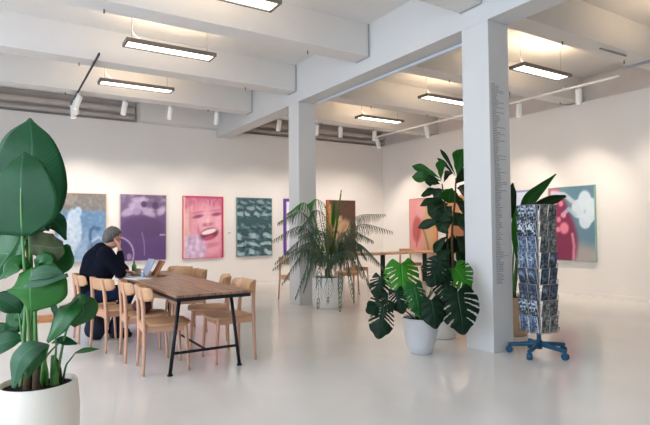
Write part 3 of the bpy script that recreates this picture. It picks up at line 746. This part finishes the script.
    fuse(obj('sweater', b, SWEAT, t, True), .011, 3)
    b = NB(); ch(b, ((.945, 6.83, .565), .118), ((.96, 6.83, .61), .13))
    for s, kx in ((-1, 1.36), (1, 1.38)):
        hip = (.96, 6.83 + s * .085, .54); kn = (kx, 6.83 + s * .11, .545); an = (kx - .165, 6.83 + s * .12, .11)
        ch(b, (hip, .105), (V(hip).lerp(V(kn), .5), .09), (kn, .075)); ch(b, (kn, .072), (V(kn).lerp(V(an), .5), .066), (an, .055))
    fuse(obj('jeans', b, JEANS, t, True), .011, 3)
    for s, kx in ((-1, 1.19), (1, 1.21)):
        b = NB(); y = 6.83 + s * .12
        ch(b, ((kx - .02, y, .05), .042), ((kx + .06, y, .042), .042), ((kx + .17, y, .034), .034)); ch(b, ((kx, y, .06), .042), ((kx + .005, y, .10), .044))
        for v in b.verts: v.co.z = max(v.co.z, .0)
        obj('shoe', b, SHOEM, t, True)
    return t
person()
# ------------------------------------------------------------------ plants
def pot(t, prof, m, soil_r, soil_z, c=(0, 0, 0), name='pot'):
    p = obj(name, lathe(NB(), prof, c, 48), m, t, True)
    b = NB(); lathe(b, [(soil_r, soil_z), (soil_r * .5, soil_z + .012), (0, soil_z + .015)], c, 28)
    for v in b.verts: v.co.z += .012 * MN.noise(v.co * 30)
    obj('soil', b, SOIL, t, True)
    return p
def leaf(t, mid, widths, nrm, m, **k):
    b = NB(); mm = local(t, mid); shrub_blade(b, mm, widths, nrm, **k)
    return solid(obj('leaf', b, m, t, True), .0016)
def stem(t, pts, r, m=STEM, name='stem', n=8):
    b = NB(); tube(b, catmull(local(t, pts), 5), r, n)
    return obj(name, b, m, t, True)
def px(*l): return [at(*p) for p in l]
def pw(d, *w): return [x * d / F for x in w]
# -- 1: the big plant in the cream pot, left foreground
D = 3.0
pc = at(38, 381, D); pc = V((pc.x, pc.y, 0))
big = thing('potted_bird_of_paradise', 'tall plant with huge paddle leaves in a cream pot, left foreground', 'potted plant', pc)
pot(big, [(0, 0), (.195, 0), (.205, .01), (.220, .15), (.223, .28), (.214, .40), (.208, .435), (.203, .441), (.190, .438), (.186, .40), (.186, .36)], POTC, .188, .405)
SZ = pc + V((0, 0, .40))
N0 = TOCAM
# huge back leaf
leaf(big, px((24, 240, 3.12), (28, 190, 3.14), (32, 150, 3.12), (30, 118, 3.05)), None, (N0 + V((.1, 0, .1))), LF_BIG, fold=-.10, wave=.02, nl=26, na=12, wl=pw(3.1, 8, 26, 38, 40, 34, 21, 1), wr=pw(3.1, 9, 30, 37, 34, 27, 17, 1))
# front paddle leaf
leaf(big, px((22, 236, 2.86), (21, 200, 2.84), (21, 172, 2.84), (24, 152, 2.88)), None, (N0 + V((-.05, 0, .05))), LF_BIG, fold=-.08, wave=.012, nl=24, na=12, wl=pw(2.85, 32, 36, 35, 30, 23, 14, 2), wr=pw(2.85, 8, 33, 38, 34, 27, 18, 2))
stem(big, [SZ + V((-.03, 0, 0)), at(29, 330, 2.98), at(24, 262, 2.9), at(21, 200, 2.838), at(23, 156, 2.87)], [.012, .010, .008, .005, .002], mat('midrib', (96, 140, 84), .45, .4))
stem(big, [SZ + V((.0, .05, 0)), at(31, 330, 3.06), at(28, 262, 3.08), at(27, 228, 3.13)], [.014, .012, .010, .007], STEMY)
stem(big, [SZ + V((.02, .02, 0)), at(33, 320, 3.0), at(31, 262, 3.0), at(30, 232, 3.02)], [.014, .013, .011, .008], STEM)
stem(big, [SZ + V((-.045, .01, 0)), at(24, 345, 2.97), at(26, 300, 3.0), at(25, 262, 3.0)], [.016, .013, .01, .008], STEM)
stem(big, [SZ + V((.0, -.03, 0)), at(36, 345, 2.95), at(35, 300, 2.96), at(36, 270, 2.97)], [.014, .011, .009, .007], STEM)
stem(big, [SZ + V((-.09, .02, -.01)), at(24, 360, 2.98), at(21, 330, 3.0), at(19, 312, 3.02)], [.012, .008, .006, .004], STEM)
# shiny left leaf running out of the frame
leaf(big, px((24, 256, 3.0), (8, 254, 3.02), (-14, 252, 3.06), (-50, 254, 3.1)), pw(3, 16, 22, 24, 20, 1), N0 + V((0, 0, .35)), LF_MID, fold=.1, wave=.05, nl=18, na=10)
leaf(big, px((22, 232, 2.98), (18, 250, 2.97), (8, 268, 2.96), (-6, 282, 2.95)), pw(3, 1, 5, 7, 1), (N0), LF_MID, fold=.3, nl=12)
# curled half dry leaf right of the stems
leaf(big, px((29, 236, 3.02), (42, 222, 3.03), (56, 222, 3.03), (66, 240, 3.04)), pw(3, 3, 9, 11, 8, 1), (N0 + V((0, 0, .4))), LF_BIG, fold=-.2, wave=.1, nl=18)
leaf(big, px((31, 246, 2.99), (42, 246, 2.98), (54, 248, 2.98), (64, 247, 2.99)), pw(3, 8, 14, 15, 13, 6), (N0 + V((.1, 0, -.2))), LF_DRY, fold=.1, wave=.12, nl=20, na=10)
leaf(big, px((34, 262, 3.06), (48, 262, 3.06), (60, 257, 3.06), (69, 245, 3.06)), pw(3, 3, 10, 16, 14, 2), (N0 + V((0, 0, -.2))), LF_MID, fold=-.1, wave=.04, nl=18)
# broad drooping leaf in the middle
leaf(big, px((31, 268, 2.9), (30, 284, 2.84), (30, 298, 2.84), (31, 311, 2.88)), None, (N0 + V((0, 0, .15))), LF_LITE, fold=-.12, wave=.03, nl=18, na=12, wl=pw(2.86, 22, 33, 31, 5), wr=pw(2.86, 14, 25, 25, 4), curl=.1)
leaf(big, px((30, 276, 2.82), (40, 273, 2.81), (52, 272, 2.82), (64, 274, 2.84)), pw(2.8, 5, 8, 7, 1), (N0 + V((0, 0, .7))), LF_GREY, fold=.1, wave=.04, nl=14)
leaf(big, px((24, 286, 2.80), (40, 283, 2.80), (54, 279, 2.81), (68, 275, 2.84)), pw(2.8, 1, 4, 4, 3, 2), (N0 + V((0, 0, .3))), LF_GREY, fold=.1, nl=14)
leaf(big, px((30, 268, 2.95), (20, 263, 2.92), (12, 268, 2.9), (4, 278, 2.88)), pw(2.9, 2, 9, 10, 2), (N0 + V((0, 0, .7))), LF_MID, fold=.15, nl=14)
leaf(big, px((36, 268, 2.97), (41, 261, 2.95), (46, 262, 2.94), (44, 270, 2.93)), pw(2.9, 2, 8, 8, 1), (N0 + V((.3, 0, .5))), LF_MID, fold=.2, nl=12)
# drooping folded leaf at the right
leaf(big, px((66, 330, 3.05), (74, 306, 3.04), (80, 300, 3.0), (84, 304, 2.97)), pw(3, 2, 5, 7, 2), (N0 + V((0, 0, .6))), LF_MID, fold=.2, nl=12)
leaf(big, px((78, 298, 3.02), (68, 308, 2.95), (58, 324, 2.92), (47, 342, 2.93)), pw(2.95, 3, 12, 12, 9, 2), (N0 + V((-.4, 0, .4))), LF_MID, fold=-.25, wave=.04, nl=20, na=10)
leaf(big, px((76, 298, 3.03), (82, 304, 3.02), (83, 312, 3.02), (72, 326, 3.02)), pw(3, 2, 12, 13, 3), (N0 + V((.5, 0, .1))), leafm('leaf_drooping', (50, 98, 50), .4, .15), fold=-.1, wave=.05, nl=16)
stem(big, [SZ + V((.10, .05, 0)), at(60, 360, 3.02), at(66, 332, 3.05), at(77, 299, 3.03)], [.010, .008, .006, .003])
# low leaves at the left
leaf(big, px((22, 312, 3.02), (14, 306, 3.0), (4, 300, 3.0), (-10, 296, 3.0)), pw(3, 2, 9, 10, 2), (N0 + V((0, 0, .5))), LF_BIG, fold=.1, wave=.05, nl=14)
leaf(big, px((24, 300, 3.03), (18, 312, 3.02), (14, 320, 3.02), (20, 326, 3.02)), pw(3, 2, 8, 8, 2), (N0 + V((0, 0, .2))), LF_MID, fold=.1, nl=12)
leaf(big, px((24, 322, 3.06), (16, 324, 3.05), (10, 328, 3.05), (7, 334, 3.05)), pw(3, 2, 7, 7, 2), (N0), LF_BIG, nl=12)
leaf(big, px((24, 338, 3.0), (12, 340, 2.98), (0, 344, 2.98), (-16, 352, 2.98)), pw(3, 2, 10, 12, 2), (N0 + V((-.2, 0, .8))), LF_BIG, fold=.1, nl=14)
leaf(big, px((20, 330, 3.1), (8, 332, 3.1), (-4, 330, 3.1), (-14, 326, 3.1)), pw(3, 2, 8, 8, 1), (N0 + V((0, 0, .4))), LF_BIG, nl=12)
# front leaf hanging over the rim
leaf(big, px((49, 345, 2.86), (36, 346, 2.78), (24, 354, 2.74), (17, 366, 2.73), (13, 388, 2.74)), pw(2.76, 2, 9, 12, 10, 2), (N0 + V((-.1, 0, .45))), LF_GREY, fold=-.2, wave=.05, nl=24, na=10)
leaf(big, px((48, 345, 2.88), (40, 350, 2.84), (33, 362, 2.82), (27, 380, 2.82)), pw(2.8, 2, 8, 8, 1), (N0 + V((.4, 0, .2))), LF_MID, fold=-.2, nl=14)
stem(big, [SZ + V((.04, -.03, 0)), at(47, 372, 2.97), at(45, 360, 2.93), at(49, 345, 2.87)], [.010, .009, .007, .003])
# small leaves at the right of the rim
leaf(big, px((52, 343, 3.05), (60, 340, 3.04), (68, 342, 3.04), (77, 344, 3.04)), pw(3, 1, 4.5, 4.5, 1), (N0 + V((0, 0, 1.2))), LF_BIG, nl=12)
leaf(big, px((75, 353, 3.05), (82, 351, 3.05), (90, 350, 3.05), (99, 349, 3.06)), pw(3, 1, 3.6, 3.2, .5), (N0 + V((0, 0, 1.6))), LF_MID, nl=12)
leaf(big, px((53, 300, 3.05), (54, 306, 3.04), (55, 311, 3.04), (55, 316, 3.04)), pw(3, .5, 3.2, 3, .5), (N0), LF_GREY, nl=10)
stem(big, [SZ + V((.13, .03, 0)), at(66, 366, 3.04), at(70, 360, 3.05), at(76, 352, 3.05)], [.007, .006, .005, .003])
stem(big, [SZ + V((.07, .0, 0)), at(55, 360, 2.98), at(56, 345, 3.03), at(54, 318, 3.05), at(53, 302, 3.05)], [.009, .007, .005, .003, .002])
stem(big, [SZ + V((.01, -.05, 0)), at(44, 362, 2.9), at(50, 352, 2.98), at(60, 342, 3.03)], [.010, .009, .006, .004])
for dx, dy, hh, m in ((-.055, -.04, .11, BARK), (-.01, -.07, .12, BARK), (.03, .05, .14, STEM), (.085, -.03, .12, STEM), (.11, .05, .10, BARK)):
    obj('stem_sheath', tube(NB(), catmull([(dx, dy, .38), (dx * .95, dy * .95, .38 + hh), (dx * .85, dy * .85, .38 + hh * 1.7)], 4), [.026, .022, .010], 10), m, big, True)
# -- 2: monstera
def heart_leaf(t, base, tip, width, nrm, m, curl=.25, seed=0, holes=True, deep=False):
    rg = random.Random(seed)
    B, T = local(t, [base, tip]); L = (T - B).length; ax = (T - B).normalized(); nrm = V(nrm).normalized(); s = ax.cross(nrm).normalized(); n = s.cross(ax)
    bm = NB(); W = width / 2; uvm = {}
    def outl(a):
        ph = math.radians((1 - a) * 158)
        prof = [(0, .62 * L), (28, .50 * L), (60, .46 * L + .2 * (W - .46 * L)), (90, W), (125, W * 1.06), (158, .60 * L)]
        deg = math.degrees(ph)
        for (d0, r0), (d1, r1) in zip(prof, prof[1:]):
            if d0 <= deg <= d1 + 1e-6:
                f = (deg - d0) / (d1 - d0); f = f * f * (3 - 2 * f); r = r0 * (1 - f) + r1 * f; break
        return .38 * L + r * math.cos(ph), r * math.sin(ph)
    NA, NS = 90, 10
    for sd in (-1, 1):
        cuts = [(.22 + .125 * k + rg.uniform(-.02, .02), (.010 if not deep else .020) + rg.uniform(0, .010), rg.uniform(.28, .5) if not deep else .22) for k in range(5 if not deep else 4)] if holes else []
        G = []
        for i in range(NA + 1):
            a = i / NA; ox, oy = outl(a); mx = L * min(1, .98 * a ** 2.0); row = []
            for j in range(NS + 1):
                q = j / NS; x = mx + (ox - mx) * q; y = oy * q * sd
                z = -curl * (abs(y) ** 2) / max(W, .01) - curl * .6 * max(0, x / L - .55) ** 2 * L + .02 * L * math.sin(a * 26) * q
                q_ = bm.verts.new(B + ax * x + s * y + n * z); uvm[q_] = (a, q * sd); row.append(q_)
            G.append(row)
        for i in range(NA):
            am = (i + .5) / NA
            for j in range(NS):
                qm = (j + .5) / NS
                if any(abs(am - c - .05 * (qm - .5)) < w * (0.3 + .9 * qm) and qm > st for c, w, st in cuts): continue
                f = (G[i][j], G[i + 1][j], G[i + 1][j + 1], G[i][j + 1])
                try: bm.faces.new(f)
                except ValueError: pass
    lay = bm.loops.layers.uv.new('leaf')
    for fc_ in bm.faces:
        for lp in fc_.loops: lp[lay].uv = uvm[lp.vert]
    bmesh.ops.delete(bm, geom=[v for v in bm.verts if not v.link_faces], context='VERTS')
    return solid(obj('leaf', bm, m, t, True), .0014)
DM = 5.28
mc = V((3.76, 4.11, 0))
mon = thing('potted_monstera', 'monstera with split leaves in a grey pot, left of the lettered pillar', 'potted plant', mc)
pot(mon, [(0, 0), (.105, 0), (.118, .008), (.15, .10), (.178, .22), (.19, .36), (.192, .372), (.184, .374), (.176, .36), (.170, .30)], POTG, .172, .335)
MS = mc + V((0, 0, .34))
mleaves = [((401, 264), (404, 298), 36, DM - .05, LF_MONL, (0, 0, .15), 1), ((455, 268), (471, 290), 34, DM + .1, LF_MONL, (.1, 0, .35), 2), ((457, 292), (464, 335), 44, DM - .2, LF_MON, (0, 0, .2), 3),
           ((388, 300), (366, 312), 24, DM - .15, LF_MON, (0, 0, .6), 4), ((384, 306), (378, 339), 24, DM - .2, LF_MON, (-.3, 0, .1), 5), ((381, 277), (378, 300), 22, DM, LF_MON, (-.2, 0, .2), 6),
           ((396, 291), (403, 314), 19, DM - .1, LF_MON, (-.2, 0, .2), 7), ((414, 286), (420, 316), 24, DM - .1, LF_MID, (.2, 0, .2), 8), ((431, 300), (436, 329), 24, DM - .25, LF_MON, (0, 0, .1), 9),
           ((440, 262), (429, 287), 30, DM + .05, LF_MON, (-.2, 0, .35), 10), ((444, 278), (450, 304), 26, DM + .05, LF_MON, (.1, 0, .2), 11), ((424, 300), (414, 312), 14, DM + .1, LF_MON, (0, 0, .5), 12)]
for i, (bp, tp, w, d, m, dn, sd) in enumerate(mleaves):
    B = at(bp[0], bp[1], d + .03); T = at(tp[0], tp[1], d - .03)
    heart_leaf(mon, B, T, w * d / F, N0 + V(dn), m, seed=sd, holes=sd not in (9, 12), deep=sd in (4, 5, 6, 7))
    bb = MS + V((.05 * math.cos(i * 2.1), .05 * math.sin(i * 2.1), 0))
    mid = bb.lerp(B, .5) + V((0, 0, .05)) + (bb - B) * .06
    stem(mon, [bb, mid, B - V((0, 0, .0))], [.0085, .006, .004], STEM if i % 2 else mat('dark_stem', (48, 78, 44), .5, .4), n=7)
# -- 3: fiddle leaf fig behind the pillar
fc = V((4.50, 4.56, 0)); DF = 5.9
fig = thing('potted_fiddle_leaf_fig', 'tall fig tree with large dark leaves in a white pot, half behind the pillar', 'potted plant', fc)
pot(fig, [(0, 0), (.15, 0), (.165, .008), (.20, .12), (.225, .26), (.232, .40), (.228, .41), (.218, .40), (.21, .34)], POTW, .212, .36)
FS = fc + V((0, 0, .36))
stem(fig, [FS, at(453, 290, DF), at(452, 235, DF), at(455, 200, DF), at(456, 178, DF)], [.018, .016, .014, .011, .008], BARK, 'trunk')
stem(fig, [FS + V((-.03, 0, 0)), at(449, 290, DF + .05), at(447, 235, DF + .05), at(445, 205, DF), at(442, 184, DF)], [.016, .014, .012, .010, .007], BARK, 'trunk')
fl = [((440, 178), (412, 166), 4.5), ((441, 181), (412, 177), 6.5), ((441, 180), (440, 160), 5), ((455, 176), (437, 158), 2.2), ((456, 176), (440, 149), 2.2), ((457, 176), (463, 149), 9), ((444, 182), (450, 171), 4), ((440, 184), (425, 182), 6),
      ((446, 190), (421, 196), 6), ((455, 184), (470, 172), 8), ((452, 188), (448, 203), 14), ((457, 188), (468, 198), 10), ((444, 194), (434, 198), 7), ((446, 198), (420, 206), 4.5), ((448, 204), (428, 214), 13),
      ((452, 206), (440, 222), 10), ((456, 202), (470, 214), 9), ((448, 220), (418, 228), 5), ((452, 222), (438, 231), 9), ((456, 222), (470, 236), 10), ((447, 236), (434, 253), 5), ((453, 234), (448, 256), 12),
      ((456, 236), (468, 256), 12), ((452, 250), (438, 260), 7), ((452, 248), (440, 268), 12), ((456, 250), (466, 272), 12), ((450, 262), (432, 270), 8), ((452, 258), (456, 282), 11), ((454, 212), (460, 226), 9)]
for i, (bp, tp, w) in enumerate(fl):
    d = DF + .12 + .12 * math.sin(i * 2.4); B = at(bp[0], bp[1], DF); T = at(tp[0], tp[1], d)
    dn = V((R_.uniform(-.4, .4), 0, R_.uniform(.1, .9)))
    mid = B.lerp(T, .55) + V((0, 0, .02))
    leaf(fig, [B, mid, T], pw(DF, *(w * q for q in (.04, .22, .5, .62, .85, 1.0, .92, .6, .08))), N0 + dn, LF_FIGL if i in (1, 5, 2, 0, 10) else LF_FIG, fold=.15, wave=.10, nl=18, ph=i)
# -- 4: palm in the white pot
pcx = V((4.66, 7.34, 0)); DP = 8.65
palm = thing('potted_palm', 'feathery palm in a white pot in front of the far pillar', 'potted plant', pcx)
pot(palm, [(0, 0), (.235, 0), (.25, .012), (.262, .10), (.265, .50), (.262, .51), (.248, .51), (.244, .46)], POTW, .246, .475)
PS = pcx + V((0, 0, .47)); PCROWN = at(330, 268, DP)
stem(palm, [PS, PS + V((.0, 0, .15)), PCROWN + V((0, 0, .02))], [.05, .045, .03], BARK, 'trunk')
def frond(t, pts, ll, droop, m, seed, ns=26, spread=1.0):
    ns = int(ns * 1.25)
    rg = random.Random(seed)
    P = catmull(local(t, pts), 10); k = len(P) - 1; b = NB()
    tube(b, P, [.008, .006, .002], 5)
    for i in range(ns):
        f = .16 + .84 * i / (ns - 1); x = f * k; i0 = min(int(x), k - 1); p = P[i0].lerp(P[i0 + 1], x - i0); tn = (P[i0 + 1] - P[i0]).normalized()
        sd = tn.cross(V((0, 0, 1)))
        if sd.length < .1: sd = tn.cross(V((.5, -.8, 0)))
        sd.normalize()
        L = ll * (math.sin(PI * min(1, .22 + f * .75)) ** .8 + .12) * rg.uniform(.85, 1.1)
        for s in (-1, 1):
            d0 = (sd * s * .9 * spread + tn * .55 + V((0, 0, .15))).normalized(); q = p.copy(); w = .0068; rows = []
            dirn = d0.copy(); wv = tn.cross(d0).cross(d0)
            wv = d0.cross(V((0, 0, 1)))
            if wv.length < .05: wv = tn.copy()
            wv.normalize()
            for j in range(5):
                ww = w * (.55, 1, .9, .6, .08)[j]; rows.append((b.verts.new(q + wv * ww), b.verts.new(q - wv * ww)))
                dirn = (dirn + V((0, 0, -droop * (.45 + .45 * j)))).normalized(); q = q + dirn * L / 4
            for a, c in zip(rows, rows[1:]): b.faces.new((a[0], a[1], c[1], c[0]))
    return obj('frond', b, m, t, True)
pf = [((300, 214), (279, 222), -.1), ((305, 205), (288, 213), .1), ((318, 202), (308, 204), .2), ((300, 228), (273, 240), 0), ((303, 240), (276, 262), -.2), ((306, 250), (283, 282), -.3), ((300, 252), (274, 268), .1), ((312, 258), (296, 296), -.35),
      ((336, 232), (341, 193), 0), ((333, 230), (334, 203), .1), ((358, 218), (384, 214), 0), ((362, 226), (391, 231), .1), ((350, 232), (372, 240), -.2), ((360, 246), (384, 268), .0), ((354, 254), (371, 288), -.2), ((346, 258), (354, 300), -.3),
      ((325, 236), (312, 226), .35), ((320, 262), (318, 306), -.5), ((340, 262), (340, 310), -.5), ((352, 240), (366, 258), .3), ((318, 232), (300, 236), .3), ((310, 244), (290, 252), .35), ((345, 246), (362, 276), .3), ((330, 262), (328, 300), -.55), ((316, 212), (298, 232), .3), ((314, 256), (304, 290), .2)]
for i, (mp, tp, dd) in enumerate(pf):
    if mp[0] < 326: dd = min(dd, 0.0) - .08
    up_ = i in (8, 9)
    frond(palm, [PCROWN + V((0, dd * .1, -.02)), PCROWN.lerp(at(mp[0], mp[1], DP + dd * .5), .55) + V((0, 0, .13 if not up_ else 0)), at(mp[0], mp[1], DP + min(dd, .2)) + V((0, 0, .03 if not up_ else 0)), at(tp[0], tp[1], DP + min(dd, .25))], .31 if not up_ else .24, .8 if not up_ else .0, LF_PALML if up_ or i in (2, 1) else LF_PALM, i, 24, 1.0 if not up_ else .45)
# -- 5: plant behind the card rack
rc = V((5.34, 4.20, 0)); DR = 5.95
rp = thing('potted_strelitzia', 'upright green plant in a tan pot behind the card rack', 'potted plant', rc)
pot(rp, [(0, 0), (.17, 0), (.18, .01), (.21, .2), (.22, .46), (.217, .47), (.205, .46), (.20, .42)], POTT, .202, .43)
QS = rc + V((0, 0, .43))
leaf(rp, px((522, 216, DR), (529, 200, DR), (541, 188, DR), (556, 174, DR)), pw(DR, 4, 6.5, 4.5, .6), N0 + V((-.2, 0, .2)), LF_FIGL, fold=.35, nl=18)
leaf(rp, px((527, 214, DR), (541, 205, DR), (554, 200, DR), (566, 196, DR)), pw(DR, 2, 5, 5.5, 1.5), N0 + V((0, 0, .9)), LF_FIG, fold=.25, nl=18)
leaf(rp, px((515, 222, DR), (511, 205, DR), (511, 192, DR), (513, 183, DR)), pw(DR, 2, 5, 5, .6), N0 + V((0, 0, .2)), LF_FIG, fold=.2, nl=14)
leaf(rp, px((517, 258, DR - .1), (515, 240, DR - .1), (515, 224, DR - .1), (517, 206, DR - .1)), pw(DR, 1.5, 3.5, 4, 1), N0, LF_MONL, fold=.3, nl=14)
for tx, ty in ((522, 214), (526, 214), (515, 220), (517, 256)): stem(rp, [QS + V((R_.uniform(-.052, .052), R_.uniform(-.052, .052), 0)), QS.lerp(at(tx, ty, DR), .5), at(tx, ty, DR - .02)], [.014, .010, .006], STEM)
# ------------------------------------------------------------------ postcard rack
rk = thing('postcard_rack', 'revolving postcard rack on a blue five-star base with casters', 'postcard rack', (4.712, 3.375, 0))
b = NB(); tube(b, [(0, 0, .07), (0, 0, .24)], .022, 14); tube(b, [(0, 0, .06), (0, 0, .15)], .032, 14); obj('pole', b, BLUEST, rk); obj('upper_pole', tube(NB(), [(0, 0, .24), (0, 0, 1.545)], .011, 10), GREYAL, rk)
for k in range(5):
    a = math.radians(-18 + 72 * k); dx, dy = math.cos(a), math.sin(a)
    b = NB(); tube(b, [(dx * .02, dy * .02, .11), (dx * .30, dy * .30, .085)], [.026, .019], 10); arm = obj('base_arm', b, BLUEST, rk)
    b = NB(); tube(b, [(dx * .29, dy * .29, .09), (dx * .29, dy * .29, .05)], .01, 8); tube(b, [(dx * .29 - dy * .02, dy * .29 + dx * .02, .034), (dx * .29 + dy * .02, dy * .29 - dx * .02, .034)], .034, 16); obj('caster', b, BLUEST, arm)
FACE = [math.radians(174), math.radians(264), math.radians(-6), math.radians(84)]
WIRE = mat('steel_wire', (120, 124, 130), .35, .5, metal=.6)
HW, CW, CH = .108, .112, .165
TZ = [1.368 - .1605 * k for k in range(8)]
for k in range(8):
    b = NB()
    for a in FACE:
        n = V((math.cos(a), math.sin(a), 0)); s = V((-n.y, n.x, 0))
        o0 = n * (HW + .012 + .0); z = TZ[k]
        for col in (-1, 1):
            c0 = o0 + s * col * .058
            for q in (-.052, .052):
                tube(b, [c0 + s * q + V((0, 0, z + .13)), c0 + s * q + n * .0 + V((0, 0, z)), c0 + s * q + n * .035 + V((0, 0, z)), c0 + s * q + n * .045 + V((0, 0, z + .05))], .0022, 5)
            tube(b, [c0 - s * .052 + n * .045 + V((0, 0, z + .05)), c0 + s * .052 + n * .045 + V((0, 0, z + .05))], .0022, 5)
            tube(b, [c0 - s * .052 + n * .035 + V((0, 0, z)), c0 + s * .052 + n * .035 + V((0, 0, z))], .0022, 5)
        tube(b, [o0 - s * .117 + V((0, 0, z + .13)), o0 + s * .117 + V((0, 0, z + .13))], .0022, 5)
    obj('wire_tier', b, WIRE, rk)
b = NB()
for a in FACE:
    n = V((math.cos(a), math.sin(a), 0)); s = V((-n.y, n.x, 0))
    for q in (-.117, 0, .117): tube(b, [n * (HW + .01) + s * q + V((0, 0, TZ[-1] - .01)), n * (HW + .01) + s * q + V((0, 0, 1.54))], .003, 6)
for zz in (TZ[-1] - .01, .9, 1.54):
    for i in range(4):
        n = V((math.cos(FACE[i]), math.sin(FACE[i]), 0)); s = V((-n.y, n.x, 0))
        tube(b, [n * (HW + .01) - s * .117 + V((0, 0, zz)), n * (HW + .01) + s * .117 + V((0, 0, zz))], .003, 6); tube(b, [n * (HW + .01) + V((0, 0, zz)), V((0, 0, zz))], .003, 6)
obj('wire_frame', b, WIRE, rk)
def card_fn(seed, style):
    rg = random.Random(seed); bl = [(rg.uniform(.1, .9), rg.uniform(.1, .9), rg.uniform(.12, .3), rg.uniform(.08, .25), rg.uniform(0, 3), rg.random()) for _ in range(6)]
    pal = {0: ((28, 38, 58), (150, 166, 186), (214, 222, 228)), 1: ((110, 130, 158), (200, 210, 222), (40, 52, 72)), 2: ((126, 130, 126), (188, 182, 172), (40, 46, 46)), 3: ((70, 84, 104), (158, 174, 192), (26, 32, 44))}[style]
    def f(u, v):
        c = pal[0]
        for cx, cy, rx, ry, ro, q in bl: c = mixc(c, pal[1] if q < .55 else pal[2], ell(u, v, cx, cy, rx, ry, ro, .25) * .9)
        q = nz(u, v, 5, seed) + .5 * nz(u, v, 11, seed + 3); q -= .10 if style == 0 else 0; c = mixc(c, pal[2] if q > 0 else pal[0], sm(.02, .30, abs(q)) * .95)
        return mixc(c, (230, 230, 228), 1 - sm(.03, .05, min(u, 1 - u)) ) if style == 1 else c
    return f
EDGE = mat('card_stock', (222, 220, 214), .6)
tiers = ['top tier', 'second tier', 'third tier', 'fourth tier', 'fifth tier', 'sixth tier', 'second lowest tier', 'lowest tier']
style_rows = [0, 0, 1, 1, 3, 3, 0, 1]
protos = {}
for k in range(8):
    for fi in (0, 1):
        a = FACE[fi]; n = V((math.cos(a), math.sin(a), 0)); s = V((-n.y, n.x, 0))
        sty = style_rows[k] if fi == 0 else (2 if k < 3 or k > 5 else 3)
        for col in (-1, 1):
            key = (sty, k % 3 if fi == 0 else (k + col) % 3)
            if key not in protos:
                root = obj('postcard', box(NB(), (-CW / 2, .0012, 0), (CW / 2, .008, CH)), EDGE)
                art_mesh('card_print', CW, CH, card_fn(hash(key) % 97 + 5, sty), 16, 22, root, off=0.0008)
                protos[key] = root; o = root
            else: o = copy_tree(protos[key])
            p = rk.location + n * (HW + .024) + s * col * .060 + V((0, 0, TZ[k] + .004))
            o.location = p; o.rotation_euler = (-.0, 0, a + PI / 2)
            o.rotation_euler = (math.radians(9 + R_.uniform(-2, 2)), math.radians(R_.uniform(-1.5, 1.5)), a + PI / 2)
            side = 'left' if col < 0 else 'right'
            tag(o, '%s postcard, %s of the rack, %s card of its %s face' % ({0: 'navy and white', 1: 'pale blue', 2: 'grey brown', 3: 'slate'}[sty], tiers[k], side, 'left' if fi == 0 else 'right'), 'postcard', 'postcards in the revolving rack')
# ------------------------------------------------------------------ light, world, camera
w = bpy.data.worlds.new('World'); S.world = w; w.use_nodes = True
w.node_tree.nodes['Background'].inputs[0].default_value = (.75, .86, 1, 1); w.node_tree.nodes['Background'].inputs[1].default_value = .6
cd = bpy.data.cameras.new('Camera'); cam = bpy.data.objects.new('Camera', cd); C.objects.link(cam)
cd.sensor_width = 36; cd.lens = F / 650 * 36; cd.clip_start = .05
rx, ry, rz = RM @ V((1, 0, 0)), RM @ V((0, -1, 0)), RM @ V((0, 0, -1))
M = Matrix((rx, ry, rz)).transposed().to_4x4(); M.translation = V((0, 0, H)); cam.matrix_world = M
S.camera = cam
S.view_settings.view_transform = 'Standard'; S.view_settings.look = 'None'; S.view_settings.gamma = 1; S.view_settings.exposure = 0.40
S.view_settings.use_curve_mapping = False
S.cycles.use_denoising = True; S.cycles.max_bounces = 8; S.cycles.diffuse_bounces = 5; S.cycles.sample_clamp_indirect = 6; S.cycles.caustics_reflective = False
